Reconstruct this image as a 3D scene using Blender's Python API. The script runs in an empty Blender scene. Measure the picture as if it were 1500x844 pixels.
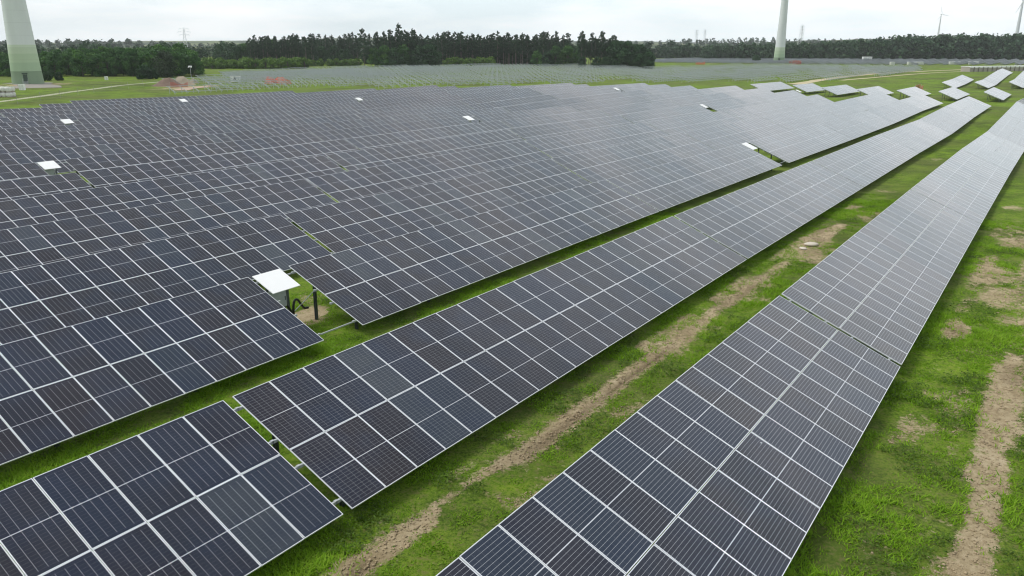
import bpy, math, random
import numpy as np
from mathutils import Vector, Matrix

R = math.radians
S = bpy.context.scene
COL = S.collection

# ------------------------------------------------------------------ camera, sky, sun, exposure
CAM_Z = 11.2
cam_d = bpy.data.cameras.new("camera")
cam_d.sensor_width = 36.0
cam_d.lens = 36.0 * 1133.57 / 1500.0
cam_d.clip_start = 0.1
cam_d.clip_end = 30000.0
cam = bpy.data.objects.new("camera", cam_d)
cam.location = (0, 0, CAM_Z)
cam.rotation_euler = (R(90 - 17.56), 0, 0)
COL.objects.link(cam)
S.camera = cam

SUN_EL, SUN_AZ = 55.0, 280.0          # azimuth clockwise from +Y
world = bpy.data.worlds.new("World")
S.world = world
world.use_nodes = True
wn, wl = world.node_tree.nodes, world.node_tree.links
wn.clear()
w_out = wn.new("ShaderNodeOutputWorld")
w_bg = wn.new("ShaderNodeBackground")
w_bg.inputs["Strength"].default_value = 0.1
w_sky = wn.new("ShaderNodeTexSky")
w_sky.sky_type = 'NISHITA'
w_sky.sun_disc = False
w_sky.sun_elevation = R(SUN_EL)
w_sky.sun_rotation = R(SUN_AZ)
w_sky.altitude = 50.0
w_sky.dust_density = 2.0
w_tc = wn.new("ShaderNodeTexCoord")
w_map = wn.new("ShaderNodeMapping")
w_map.inputs["Scale"].default_value = (1.0, 1.0, 5.5)
w_map.inputs["Location"].default_value = (3.1, 0.4, 0.2)
w_n = wn.new("ShaderNodeTexNoise")
w_n.inputs["Scale"].default_value = 3.4
w_n.inputs["Detail"].default_value = 7.0
w_n.inputs["Roughness"].default_value = 0.55
w_ramp = wn.new("ShaderNodeValToRGB")
w_ramp.color_ramp.elements[0].position = 0.36
w_ramp.color_ramp.elements[0].color = (0.67, 0.765, 0.80, 1)
w_ramp.color_ramp.elements[1].position = 0.60
w_ramp.color_ramp.elements[1].color = (0.945, 0.97, 0.985, 1)
w_mul = wn.new("ShaderNodeVectorMath")
w_mul.operation = 'SCALE'
w_mul.inputs[3].default_value = 9.6
w_mix = wn.new("ShaderNodeMixRGB")
w_mix.inputs[0].default_value = 0.95
# the cloud deck: white low down, dimmed overhead out of view to cut fill light, a little brighter ahead to the right
w_sep = wn.new("ShaderNodeSeparateXYZ")
w_glow = wn.new("ShaderNodeMapRange"); w_glow.interpolation_type = 'SMOOTHSTEP'
w_glow.inputs["From Min"].default_value = 0.24; w_glow.inputs["From Max"].default_value = 0.88
w_glow.inputs["To Min"].default_value = 12.0; w_glow.inputs["To Max"].default_value = 5.6
w_dot = wn.new("ShaderNodeVectorMath"); w_dot.operation = 'DOT_PRODUCT'
w_dot.inputs[1].default_value = (math.sin(R(25)), math.cos(R(25)), 0.1)
w_az = wn.new("ShaderNodeMapRange")
w_az.inputs["From Min"].default_value = 0.2; w_az.inputs["From Max"].default_value = 1.0
w_az.inputs["To Min"].default_value = 0.86; w_az.inputs["To Max"].default_value = 1.08
w_gm = wn.new("ShaderNodeMath"); w_gm.operation = 'MULTIPLY'
wl.new(w_tc.outputs["Generated"], w_sep.inputs[0]); wl.new(w_sep.outputs[2], w_glow.inputs["Value"])
wl.new(w_tc.outputs["Generated"], w_dot.inputs[0]); wl.new(w_dot.outputs["Value"], w_az.inputs["Value"])
wl.new(w_glow.outputs["Result"], w_gm.inputs[0]); wl.new(w_az.outputs["Result"], w_gm.inputs[1])
wl.new(w_gm.outputs[0], w_mul.inputs[3])
wl.new(w_tc.outputs["Generated"], w_map.inputs["Vector"])
wl.new(w_map.outputs["Vector"], w_n.inputs["Vector"])
wl.new(w_n.outputs["Fac"], w_ramp.inputs["Fac"])
wl.new(w_ramp.outputs["Color"], w_mul.inputs[0])
wl.new(w_sky.outputs["Color"], w_mix.inputs[1])
wl.new(w_mul.outputs["Vector"], w_mix.inputs[2])
wl.new(w_mix.outputs["Color"], w_bg.inputs["Color"])
wl.new(w_bg.outputs["Background"], w_out.inputs["Surface"])

sun_d = bpy.data.lights.new("sun", 'SUN')
sun_d.energy = 2.1
sun_d.angle = R(25)
sun_d.color = (1.0, 0.965, 0.92)
sun = bpy.data.objects.new("sun", sun_d)
sdir = Vector((math.sin(R(SUN_AZ)) * math.cos(R(SUN_EL)), math.cos(R(SUN_AZ)) * math.cos(R(SUN_EL)), math.sin(R(SUN_EL))))
sun.rotation_euler = (-sdir).to_track_quat('-Z', 'Y').to_euler()
sun.location = (60, -30, 120)
COL.objects.link(sun)

S.view_settings.view_transform = 'Standard'
S.view_settings.look = 'None'
S.view_settings.exposure = 0.2
S.cycles.filter_width = 1.15
S.view_settings.gamma = 1.0
S.view_settings.use_curve_mapping = False

# ------------------------------------------------------------------ frame of the site: u along the rows, v across them
HEAD = R(34.95)
EU = np.array([math.sin(HEAD), math.cos(HEAD)])
EV = np.array([math.cos(HEAD), -math.sin(HEAD)])
ROT = R(90) - HEAD                      # world angle of the rows
TILT = R(22.3)
MW, ML, SP, LP = 1.134, 2.278, 1.154, 2.298
WIDTH_H = 2 * LP * math.cos(TILT)
DROP = 2 * LP * math.sin(TILT)
EDGE_H = 2.3                            # height of a table's upper edge over the ground
def row_v(k): return -7.3 - 9.13 * (k - 1) + (.07 if k == 2 else 0)
def xy(u, v): return (u * EU[0] + v * EV[0], u * EU[1] + v * EV[1])
def uv_of(x, y): return (x * EU[0] + y * EU[1], x * EV[0] + y * EV[1])

CTRL = np.array([(14,-7,-8.52),(26,-7,-8.65),(38,-7,-8.80),(65,-7,-8.96),(87,-7,-9.49),(111,-7,-10.25),(193,-7,-10.72),(13,-16,-8.71),(39,-16,-8.88),(53,-16,-9.05),(70,-16,-9.31),(92,-16,-9.45),(113,-16,-9.92),(163,-16,-9.80),(184,-16,-10.15),(17,-26,-8.89),(30,-26,-8.95),(46,-26,-9.08),(83,-26,-9.51),(93,-26,-9.80),(16,-35,-9.02),(27,-35,-9.07),(42,-35,-9.17),(55,-35,-9.25),(79,-35,-9.49),(125,-35,-10.06),(17,-44,-9.16),(29,-44,-9.21),(48,-44,-9.18),(57,-44,-9.20),(69,-44,-9.34),(100,-44,-9.68),(157,-44,-10.32),(21,-53,-9.34),(29,-53,-9.39),(41,-53,-9.49),(58,-53,-9.46),(83,-53,-9.67),(120,-53,-10.15),(30,-62,-9.55),(49,-62,-9.60),(68,-62,-9.78),(98,-62,-10.16),(141,-62,-10.43),(28,-71,-9.65),(40,-71,-9.78),(56,-71,-9.80),(78,-71,-9.93),(112,-71,-10.64),(161,-71,-10.20),(32,-80,-9.86),(45,-80,-9.97),(63,-80,-10.06),(88,-80,-10.14),(126,-80,-10.35),(36,-89,-9.99),(51,-89,-10.15),(70,-89,-10.27),(98,-89,-10.59),(140,-89,-10.30),(40,-99,-10.10),(56,-99,-10.39),(78,-99,-10.72),(108,-99,-11.06),(155,-99,-10.13),(43,-108,-10.09),(61,-108,-10.55),(85,-108,-10.97),(118,-108,-11.02),(47,-117,-10.13),(66,-117,-10.68),(92,-117,-11.33),(129,-117,-10.81),(51,-126,-10.18),(72,-126,-10.75),(99,-126,-11.55),(55,-135,-10.35),(77,-135,-10.88),(107,-135,-11.54),(60,-7,-9.02),(118,-26,-10.00),(153,-26,-10.11),(179,-26,-10.38),(196,-26,-10.40),(60,-144,-10.40),(85,-144,-11.00),(69,-153,-10.60),(92,-153,-11.10),(79,-162,-10.90),(95,-162,-11.30),(131,-162,-11.50),(150,-153,-11.70),(168,-144,-11.00),(180,-126,-10.80),(200,-117,-10.80),(207,-99,-10.70),(200,-89,-10.50),(196,-80,-10.40),(230,-71,-10.65),(216,-16,-10.85),(249,-16,-11.00),(214,-26,-10.95),(241,-26,-11.10),(228,-35,-11.20),(228,-44,-11.40),(230,-53,-11.20),(232,-62,-11.10),(294,-35,-12.20),(328,-35,-12.00),(352,-35,-11.50),(300,-26,-12.00),(326,-26,-12.20),(423,-26,-10.60),(301,-16,-11.80),(400,-10,-10.00),(0,-7,-8.40),(-30,-16,-8.40),(0,-25,-8.80),(-30,-45,-9.00),(0,-60,-9.30),(20,-100,-9.60),(30,-140,-10.00),(0,20,-8.50),(40,15,-8.70),(100,20,-9.80),(200,20,-10.40),(300,20,-11.00),(420,30,-9.60),(84,-206,-10.90),(129,-292,-11.00),(164,-269,-11.30),(185,-240,-11.50),(183,-344,-11.40),(300,-398,-11.90),(370,-359,-11.80),(430,-328,-11.80),(428,-216,-12.00),(370,-250,-11.80),(300,-151,-12.00),(300,-90,-11.60),(420,-76,-11.60),(507,-60,-12.00),(620,-170,-13.20),(718,-214,-13.90),(619,-263,-13.30),(670,-117,-13.20),(800,-60,-13.00),(600,0,-11.50),(560,-30,-11.80),(50,-250,-10.50),(0,-180,-10.00),(30,-400,-11.00),(700,-450,-13.00),(900,-250,-14.00),(900,50,-12.50),(250,-600,-11.50),(500,120,-10.50),(200,120,-10.00),(0,120,-9.00),(-80,0,-8.50),(-80,-200,-9.50)])
CX = CTRL[:, :2] / 100.0
def _tps():
    n = len(CTRL)
    r2 = ((CX[:, None] - CX[None]) ** 2).sum(-1)
    A = np.zeros((n + 3, n + 3))
    A[:n, :n] = np.where(r2 > 0, .5 * r2 * np.log(r2 + 1e-12), 0) + 0.004 * np.eye(n)
    A[:n, n] = 1; A[:n, n + 1:] = CX; A[n, :n] = 1; A[n + 1:, :n] = CX.T
    return np.linalg.solve(A, np.r_[CTRL[:, 2], 0, 0, 0])
TW = _tps()

class Noise:
    def __init__(self, seed, n=256):
        self.t = np.random.RandomState(seed).rand(n, n); self.n = n
    def __call__(self, x, y):
        x = np.asarray(x, float); y = np.asarray(y, float)
        xi = np.floor(x).astype(int); yi = np.floor(y).astype(int)
        fx = x - xi; fy = y - yi
        fx = fx * fx * (3 - 2 * fx); fy = fy * fy * (3 - 2 * fy)
        n = self.n; t = self.t
        a = t[xi % n, yi % n]; b = t[(xi + 1) % n, yi % n]; c = t[xi % n, (yi + 1) % n]; d = t[(xi + 1) % n, (yi + 1) % n]
        return (a * (1 - fx) + b * fx) * (1 - fy) + (c * (1 - fx) + d * fx) * fy
    def fbm(self, x, y, o=4):
        s = 0; a = .5; tot = 0
        for i in range(o):
            s = s + a * self(np.asarray(x) * 2 ** i + 17.3 * i, np.asarray(y) * 2 ** i + 9.1 * i); tot += a; a *= .5
        return s / tot
N1, N2, N3 = Noise(3), Noise(11), Noise(29)

def sm(a, b, x):
    t = np.clip((np.asarray(x, float) - a) / (b - a), 0, 1); return t * t * (3 - 2 * t)

def edge_z(u, v):
    """height of the upper edge of a table standing at (u, v), world z"""
    u = np.asarray(u, float); v = np.asarray(v, float)
    sh = u.shape; U = np.clip(u.ravel(), -90, 950); V = np.clip(v.ravel(), -620, 130)
    out = np.empty(len(U))
    for i in range(0, len(U), 20000):
        q = np.stack([U[i:i + 20000], V[i:i + 20000]], -1) / 100.0
        r2 = ((q[:, None] - CX[None]) ** 2).sum(-1)
        out[i:i + 20000] = (.5 * r2 * np.log(r2 + 1e-12)) @ TW[:-3] + TW[-3] + q @ TW[-2:]
    out = out.reshape(sh)
    r = np.hypot(u, v)
    far = -13.4 + 0 * r
    k = sm(700, 1300, r)
    z = out * (1 - k) + far * k
    # rolling hills towards the horizon
    hb = N1.fbm(u / 900.0 + 3.3, v / 900.0 + 7.7, 4)
    z = z + sm(1100, 3200, r) * (13.0 + 50.0 * (hb - .42)) + sm(2900, 3950, r) * 9
    return z + CAM_Z
def ground_z(u, v): return edge_z(u, v) - EDGE_H
def gz(u, v): return float(ground_z(np.array([float(u)]), np.array([float(v)]))[0])
def gxy(x, y): return gz(*uv_of(x, y))
def P(u, v, dz=0.0):
    x, y = xy(u, v); return Vector((x, y, gz(u, v) + dz))

# ------------------------------------------------------------------ materials
def nt(name):
    m = bpy.data.materials.new(name); m.use_nodes = True
    n, l = m.node_tree.nodes, m.node_tree.links
    return m, n, l, n["Principled BSDF"]
def plain(name, c, rough=.6, metal=0.0, var=0.12, scale=6.0, bump=0.0, spec=None):
    m, n, l, b = nt(name)
    tc = n.new("ShaderNodeTexCoord"); nz = n.new("ShaderNodeTexNoise")
    nz.inputs["Scale"].default_value = scale; nz.inputs["Detail"].default_value = 5
    l.new(tc.outputs["Object"], nz.inputs["Vector"])
    mx = n.new("ShaderNodeMixRGB")
    mx.inputs[1].default_value = (*[x * (1 - var) for x in c], 1); mx.inputs[2].default_value = (*[min(1, x * (1 + var)) for x in c], 1)
    l.new(nz.outputs["Fac"], mx.inputs[0]); l.new(mx.outputs[0], b.inputs["Base Color"])
    b.inputs["Roughness"].default_value = rough; b.inputs["Metallic"].default_value = metal
    if spec is not None: b.inputs["Specular IOR Level"].default_value = spec
    if bump:
        bp = n.new("ShaderNodeBump"); bp.inputs["Strength"].default_value = bump
        l.new(nz.outputs["Fac"], bp.inputs["Height"]); l.new(bp.outputs[0], b.inputs["Normal"])
    return m
def math_node(n, l, op, a, b=None, c=None):
    k = n.new("ShaderNodeMath"); k.operation = op
    for i, x in enumerate((a, b, c)):
        if x is None: continue
        if isinstance(x, (int, float)): k.inputs[i].default_value = x
        else: l.new(x, k.inputs[i])
    return k.outputs[0]

def mat_glass(name, wc, kc, wr, kr, drops=.0):
    """dark half-cut cells under textured glass; UV is in metres on the module; width and strength of the lines along and across it"""
    m, n, l, b = nt(name)
    M = lambda op, a, b_=None, c=None: math_node(n, l, op, a, b_, c)
    uvn = n.new("ShaderNodeUVMap"); uvn.uv_map = "UVMap"
    sx = n.new("ShaderNodeSeparateXYZ"); l.new(uvn.outputs[0], sx.inputs[0])
    X, Y = sx.outputs[0], sx.outputs[1]
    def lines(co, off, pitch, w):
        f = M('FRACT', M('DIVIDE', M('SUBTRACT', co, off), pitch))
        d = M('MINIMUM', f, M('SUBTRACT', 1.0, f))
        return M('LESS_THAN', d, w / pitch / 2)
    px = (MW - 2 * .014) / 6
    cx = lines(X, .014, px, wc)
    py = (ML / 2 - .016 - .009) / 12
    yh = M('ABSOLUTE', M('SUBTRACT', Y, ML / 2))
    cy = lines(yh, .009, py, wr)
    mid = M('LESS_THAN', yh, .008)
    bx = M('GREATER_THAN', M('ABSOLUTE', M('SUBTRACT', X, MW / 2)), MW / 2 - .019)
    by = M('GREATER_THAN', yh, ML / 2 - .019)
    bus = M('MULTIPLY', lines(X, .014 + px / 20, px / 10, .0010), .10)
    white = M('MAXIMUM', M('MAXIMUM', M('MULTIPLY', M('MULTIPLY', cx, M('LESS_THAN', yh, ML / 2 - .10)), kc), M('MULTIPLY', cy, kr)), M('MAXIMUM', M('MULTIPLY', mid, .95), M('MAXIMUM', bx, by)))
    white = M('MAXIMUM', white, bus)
    at = n.new("ShaderNodeAttribute"); at.attribute_name = "rand"
    oi = n.new("ShaderNodeObjectInfo")
    rnd = M('FRACT', M('ADD', at.outputs["Fac"], M('MULTIPLY', oi.outputs["Random"], 7.31)))
    rp = n.new("ShaderNodeValToRGB"); cr = rp.color_ramp
    stops = [(0.0, (.015, .012, .020)), (.3, (.009, .011, .026)), (.62, (.016, .016, .026)), (.80, (.009, .016, .040)), (.92, (.014, .024, .046)), (.955, (.034, .044, .062)), (.99, (.040, .050, .066)), (1.0, (.018, .012, .016))]
    cr.elements[0].position, cr.elements[0].color = stops[0][0], (*stops[0][1], 1)
    cr.elements[1].position, cr.elements[1].color = stops[-1][0], (*stops[-1][1], 1)
    for p, c in stops[1:-1]:
        e = cr.elements.new(p); e.color = (*c, 1)
    l.new(rnd, rp.inputs[0])
    # every cell a little different, light dust over the glass
    nz = n.new("ShaderNodeTexNoise"); nz.inputs["Scale"].default_value = 1.6; nz.inputs["Detail"].default_value = 6
    cb = n.new("ShaderNodeCombineXYZ"); l.new(X, cb.inputs[0]); l.new(Y, cb.inputs[1]); l.new(M('MULTIPLY', rnd, 37.0), cb.inputs[2])
    l.new(cb.outputs[0], nz.inputs["Vector"])
    # dust on the glass, colour paler at a flat angle to add grazing sheen
    geo = n.new("ShaderNodeNewGeometry"); dp = n.new("ShaderNodeVectorMath"); dp.operation = 'DOT_PRODUCT'
    l.new(geo.outputs["Normal"], dp.inputs[0]); l.new(geo.outputs["Incoming"], dp.inputs[1])
    cosv = M('MAXIMUM', M('ABSOLUTE', dp.outputs["Value"]), .03)
    tau = M('MULTIPLY', nz.outputs["Fac"], .021)
    veil = M('SUBTRACT', 1.0, M('POWER', 2.718, M('MULTIPLY', M('DIVIDE', tau, cosv), -1.0)))
    dust_sheen = n.new("ShaderNodeMixRGB"); dust_sheen.inputs[2].default_value = (.50, .52, .56, 1)
    l.new(veil, dust_sheen.inputs[0])
    ng = n.new("ShaderNodeTexNoise"); ng.inputs["Scale"].default_value = .75; ng.inputs["Detail"].default_value = 2; l.new(cb.outputs[0], ng.inputs["Vector"])
    gr = n.new("ShaderNodeMapRange"); gr.inputs["From Min"].default_value = .45; gr.inputs["From Max"].default_value = .72; l.new(ng.outputs["Fac"], gr.inputs["Value"])
    blue = n.new("ShaderNodeMixRGB"); blue.inputs[2].default_value = (.012, .022, .052, 1); l.new(M('MULTIPLY', gr.outputs[0], .6), blue.inputs[0]); l.new(rp.outputs[0], blue.inputs[1])
    vo = n.new("ShaderNodeTexVoronoi"); vo.inputs["Scale"].default_value = .55; l.new(cb.outputs[0], vo.inputs["Vector"])
    speck = M('LESS_THAN', vo.outputs["Distance"], drops); white = M('MAXIMUM', white, M('MULTIPLY', speck, .9))
    mx = n.new("ShaderNodeMixRGB"); mx.inputs[2].default_value = (.66, .68, .74, 1)
    l.new(blue.outputs[0], mx.inputs[1]); l.new(white, mx.inputs[0])
    l.new(mx.outputs[0], dust_sheen.inputs[1])
    l.new(dust_sheen.outputs[0], b.inputs["Base Color"])
    b.inputs["Roughness"].default_value = .075
    b.inputs["IOR"].default_value = 1.45
    return m

def leafy(name, cols, trans=.25):
    m, n, l, b = nt(name)
    at = n.new("ShaderNodeAttribute"); at.attribute_name = "tint"
    oi = n.new("ShaderNodeObjectInfo")
    rp = n.new("ShaderNodeValToRGB"); cr = rp.color_ramp
    k = len(cols) - 1
    cr.elements[0].color = (*cols[0], 1); cr.elements[1].color = (*cols[-1], 1)
    for i in range(1, k):
        e = cr.elements.new(i / k); e.color = (*cols[i], 1)
    f = math_node(n, l, 'ADD', math_node(n, l, 'MULTIPLY', at.outputs["Fac"], .75), math_node(n, l, 'MULTIPLY', oi.outputs["Random"], .25))
    l.new(f, rp.inputs[0]); l.new(rp.outputs[0], b.inputs["Base Color"])
    b.inputs["Roughness"].default_value = .62
    b.inputs["Specular IOR Level"].default_value = .25
    tr = n.new("ShaderNodeBsdfTranslucent"); l.new(rp.outputs[0], tr.inputs["Color"])
    mix = n.new("ShaderNodeMixShader"); mix.inputs[0].default_value = trans
    l.new(b.outputs[0], mix.inputs[1]); l.new(tr.outputs[0], mix.inputs[2])
    l.new(mix.outputs[0], n["Material Output"].inputs["Surface"])
    return m

def mat_ground():
    m, n, l, b = nt("meadow_ground")
    M = lambda op, a, b_=None, c=None: math_node(n, l, op, a, b_, c)
    geo = n.new("ShaderNodeNewGeometry")
    def noise(scale, det=6, rough=.6):
        k = n.new("ShaderNodeTexNoise"); k.inputs["Scale"].default_value = scale; k.inputs["Detail"].default_value = det
        k.inputs["Roughness"].default_value = rough; l.new(geo.outputs["Position"], k.inputs["Vector"]); return k.outputs["Fac"]
    def ramp(f, st):
        r = n.new("ShaderNodeValToRGB"); cr = r.color_ramp
        cr.elements[0].position, cr.elements[0].color = st[0][0], (*st[0][1], 1)
        cr.elements[1].position, cr.elements[1].color = st[-1][0], (*st[-1][1], 1)
        for p, c in st[1:-1]:
            e = cr.elements.new(p); e.color = (*c, 1)
        l.new(f, r.inputs[0]); return r.outputs[0]
    def mix(f, a, c, typ='MIX'):
        k = n.new("ShaderNodeMixRGB"); k.blend_type = typ
        for i, x in ((0, f), (1, a), (2, c)):
            if isinstance(x, (int, float)): k.inputs[i].default_value = x
            elif isinstance(x, tuple): k.inputs[i].default_value = (*x, 1)
            else: l.new(x, k.inputs[i])
        return k.outputs[0]
    fine, mid, big = noise(11, 8, .78), noise(.9, 6, .6), noise(.06, 4, .5)
    grass = ramp(M('ADD', M('ADD', M('MULTIPLY', M('SUBTRACT', fine, .5), 1.25), M('MULTIPLY', M('SUBTRACT', mid, .5), .45)), .5),
                 [(.32, (.032, .062, .006)), (.43, (.10, .19, .010)), (.52, (.165, .285, .016)), (.64, (.25, .34, .04))])
    grass = mix(ramp(big, [(.42, (0, 0, 0)), (.62, (1, 1, 1))]), grass, mix(.6, grass, (.12, .125, .05)))
    grass = mix(M('MULTIPLY', ramp(noise(.21, 5, .6), [(.46, (0, 0, 0)), (.60, (1, 1, 1))]), .55), grass, (.052, .085, .016))
    grass = mix(ramp(noise(5.5, 9, .8), [(.51, (0, 0, 0)), (.59, (.60, .60, .60))]), grass, (.175, .15, .070))
    soil = ramp(M('ADD', M('MULTIPLY', noise(5, 9, .78), .6), M('MULTIPLY', noise(.5, 4), .4)),
                [(.32, (.18, .135, .075)), (.44, (.35, .275, .165)), (.54, (.48, .39, .25)), (.68, (.59, .50, .35))])
    ad = n.new("ShaderNodeAttribute"); ad.attribute_name = "dirt"
    dm = M('ADD', ad.outputs["Fac"], M('MULTIPLY', M('SUBTRACT', noise(4, 9, .8), .5), 1.3))
    dmask = ramp(dm, [(.42, (0, 0, 0)), (.58, (1, 1, 1))])
    ar = n.new("ShaderNodeAttribute"); ar.attribute_name = "rut"
    soil = mix(M('MULTIPLY', ar.outputs["Fac"], .75), soil, (.115, .082, .05))
    col = mix(dmask, grass, soil)
    # far country: woods and fields in patches
    af = n.new("ShaderNodeAttribute"); af.attribute_name = "far"
    land = ramp(noise(.0022, 5, .55), [(.40, (.02, .042, .018)), (.52, (.03, .06, .022)), (.55, (.11, .16, .05)), (.63, (.19, .19, .09)), (.70, (.04, .07, .025))])
    col = mix(af.outputs["Fac"], col, land)
    l.new(col, b.inputs["Base Color"])
    b.inputs["Roughness"].default_value = .95; b.inputs["Specular IOR Level"].default_value = .1
    bp = n.new("ShaderNodeBump"); bp.inputs["Strength"].default_value = .8; bp.inputs["Distance"].default_value = .12
    l.new(M('ADD', M('MULTIPLY', fine, .7), M('MULTIPLY', noise(30, 4, .7), .3)), bp.inputs["Height"]); l.new(bp.outputs[0], b.inputs["Normal"])
    return m

GLASS_ROW_GLINT = mat_glass("solar_glass_row_glint", .0030, .16, .0062, .60, .014)  # cell lines brightened in the colour for glints seen along the row
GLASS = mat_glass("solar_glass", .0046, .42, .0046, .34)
GLASS_COL_GLINT = mat_glass("solar_glass_col_glint", .0058, .58, .0034, .16)  # same cells, glints painted on the lines along the module
FRAME = plain("aluminium_frame", (.84, .86, .91), .42, .15, .05)
BACK = plain("white_backsheet", (.6, .6, .6), .6)
STEEL = plain("galvanised_steel", (.46, .49, .50), .5, .35, .18, 9)
POSTM = plain("dark_post_steel", (.10, .12, .12), .55, .3, .25, 12)
WHITE = plain("white_sheet", (.92, .93, .94), .45, 0, .03, 2)
CABM = plain("grey_cabinet_paint", (.42, .46, .48), .45, 0, .08)
HOSE = plain("black_hose", (.012, .012, .013), .5, 0, .3, 30)
GROUND = mat_ground()
GRASSM = leafy("grass_blades", [(.045, .095, .006), (.14, .28, .009), (.24, .44, .016), (.36, .50, .05)], .4)
WEEDM = leafy("weed_leaves", [(.045, .085, .008), (.085, .16, .012), (.14, .23, .022)], .3)
PINEM = leafy("pine_needles", [(.010, .032, .016), (.024, .066, .030), (.060, .12, .052)], .1)
BROADM = leafy("broad_leaves", [(.014, .058, .014), (.042, .130, .026), (.115, .25, .046)], .2)
DARKM = leafy("dark_leaves", [(.009, .036, .013), (.022, .072, .024), (.056, .13, .040)], .15)
SHRUBM = leafy("shrub_leaves", [(.045, .10, .018), (.10, .20, .028), (.17, .28, .05)], .3)
WILLOWM = leafy("greyish_leaves", [(.022, .045, .020), (.040, .070, .032), (.060, .090, .042)], .15)
BARK = plain("pine_bark", (.17, .15, .13), .9, 0, .35, 3)
BARK2 = plain("grey_bark", (.10, .085, .07), .9, 0, .3, 3)

# ------------------------------------------------------------------ mesh helpers
class MB:
    def __init__(s): s.v = []; s.f = []; s.m = []
    def quad(s, pts, mi=0):
        k = len(s.v); s.v += [tuple(p) for p in pts]; s.f.append(tuple(range(k, k + len(pts)))); s.m.append(mi)
    def box(s, c, d, mi=0, mat=None):
        x, y, z = d[0] / 2, d[1] / 2, d[2] / 2
        pts = [Vector((i * x, j * y, k * z)) for i in (-1, 1) for j in (-1, 1) for k in (-1, 1)]
        if mat is not None: pts = [mat @ p for p in pts]
        k0 = len(s.v); s.v += [tuple(p + Vector(c)) for p in pts]
        for f in ((0, 1, 3, 2), (4, 6, 7, 5), (0, 4, 5, 1), (2, 3, 7, 6), (0, 2, 6, 4), (1, 5, 7, 3)):
            s.f.append(tuple(k0 + i for i in f)); s.m.append(mi)
    def bar(s, a, b, w, h=None, mi=0):
        a = Vector(a); b = Vector(b); d = b - a; h = h or w
        q = d.to_track_quat('X', 'Z').to_matrix()
        s.box((a + b) / 2, (d.length, w, h), mi, q)
    def tube(s, pts, rad, n=8, mi=0, cap=True):
        pts = [Vector(p) for p in pts]; rs = rad if isinstance(rad, (list, tuple)) else [rad] * len(pts)
        k0 = len(s.v); up = Vector((.13, .31, .94))
        for i, p in enumerate(pts):
            d = (pts[min(i + 1, len(pts) - 1)] - pts[max(i - 1, 0)]).normalized()
            if abs(d.dot(up)) > .95: up = Vector((1, .1, 0))
            a = d.cross(up).normalized(); b = d.cross(a)
            for j in range(n):
                t = 2 * math.pi * j / n; s.v.append(tuple(p + (a * math.cos(t) + b * math.sin(t)) * rs[i]))
        for i in range(len(pts) - 1):
            for j in range(n):
                s.f.append((k0 + i * n + j, k0 + i * n + (j + 1) % n, k0 + (i + 1) * n + (j + 1) % n, k0 + (i + 1) * n + j)); s.m.append(mi)
        if cap:
            s.f.append(tuple(k0 + j for j in range(n))); s.m.append(mi)
            s.f.append(tuple(k0 + (len(pts) - 1) * n + j for j in reversed(range(n)))); s.m.append(mi)
    def mesh(s, name, mats, smooth=False):
        me = bpy.data.meshes.new(name); me.from_pydata(s.v, [], s.f)
        for m in (mats if isinstance(mats, (list, tuple)) else [mats]): me.materials.append(m)
        me.polygons.foreach_set("material_index", s.m)
        if smooth: me.polygons.foreach_set("use_smooth", [True] * len(s.f))
        me.update(); return me
def np_mesh(name, V, F, mat, attrs=None, smooth=False):
    me = bpy.data.meshes.new(name)
    V = np.asarray(V, np.float32); F = np.asarray(F, np.int32); k = F.shape[1]
    me.vertices.add(len(V)); me.vertices.foreach_set("co", V.ravel())
    me.loops.add(F.size); me.loops.foreach_set("vertex_index", F.ravel())
    me.polygons.add(len(F)); me.polygons.foreach_set("loop_start", np.arange(len(F), dtype=np.int32) * k)
    if smooth: me.polygons.foreach_set("use_smooth", np.ones(len(F), bool))
    me.materials.append(mat)
    for nm, a in (attrs or {}).items():
        at = me.attributes.new(nm, 'FLOAT', 'POINT'); at.data.foreach_set("value", np.asarray(a, np.float32).ravel())
    me.update(calc_edges=True); me.validate(); return me
def obj(name, me, parent=None, loc=(0, 0, 0), rot=(0, 0, 0)):
    o = bpy.data.objects.new(name, me); COL.objects.link(o); o.location = loc; o.rotation_euler = rot
    if parent is not None: o.parent = parent
    return o
def empty(name, loc, rot=(0, 0, 0)):
    o = bpy.data.objects.new(name, None); COL.objects.link(o); o.location = loc; o.rotation_euler = rot
    o.empty_display_size = .3; return o
def tag(o, label=None, cat=None, group=None, kind=None):
    if label: o["label"] = label
    if cat: o["category"] = cat
    if group: o["group"] = group
    if kind: o["kind"] = kind
    return o
def copy_tree(o, parent=None):
    c = o.copy(); COL.objects.link(c)
    if parent is not None: c.parent = parent
    for ch in list(o.children): copy_tree(ch, c)
    return c

HAZE = True

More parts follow.
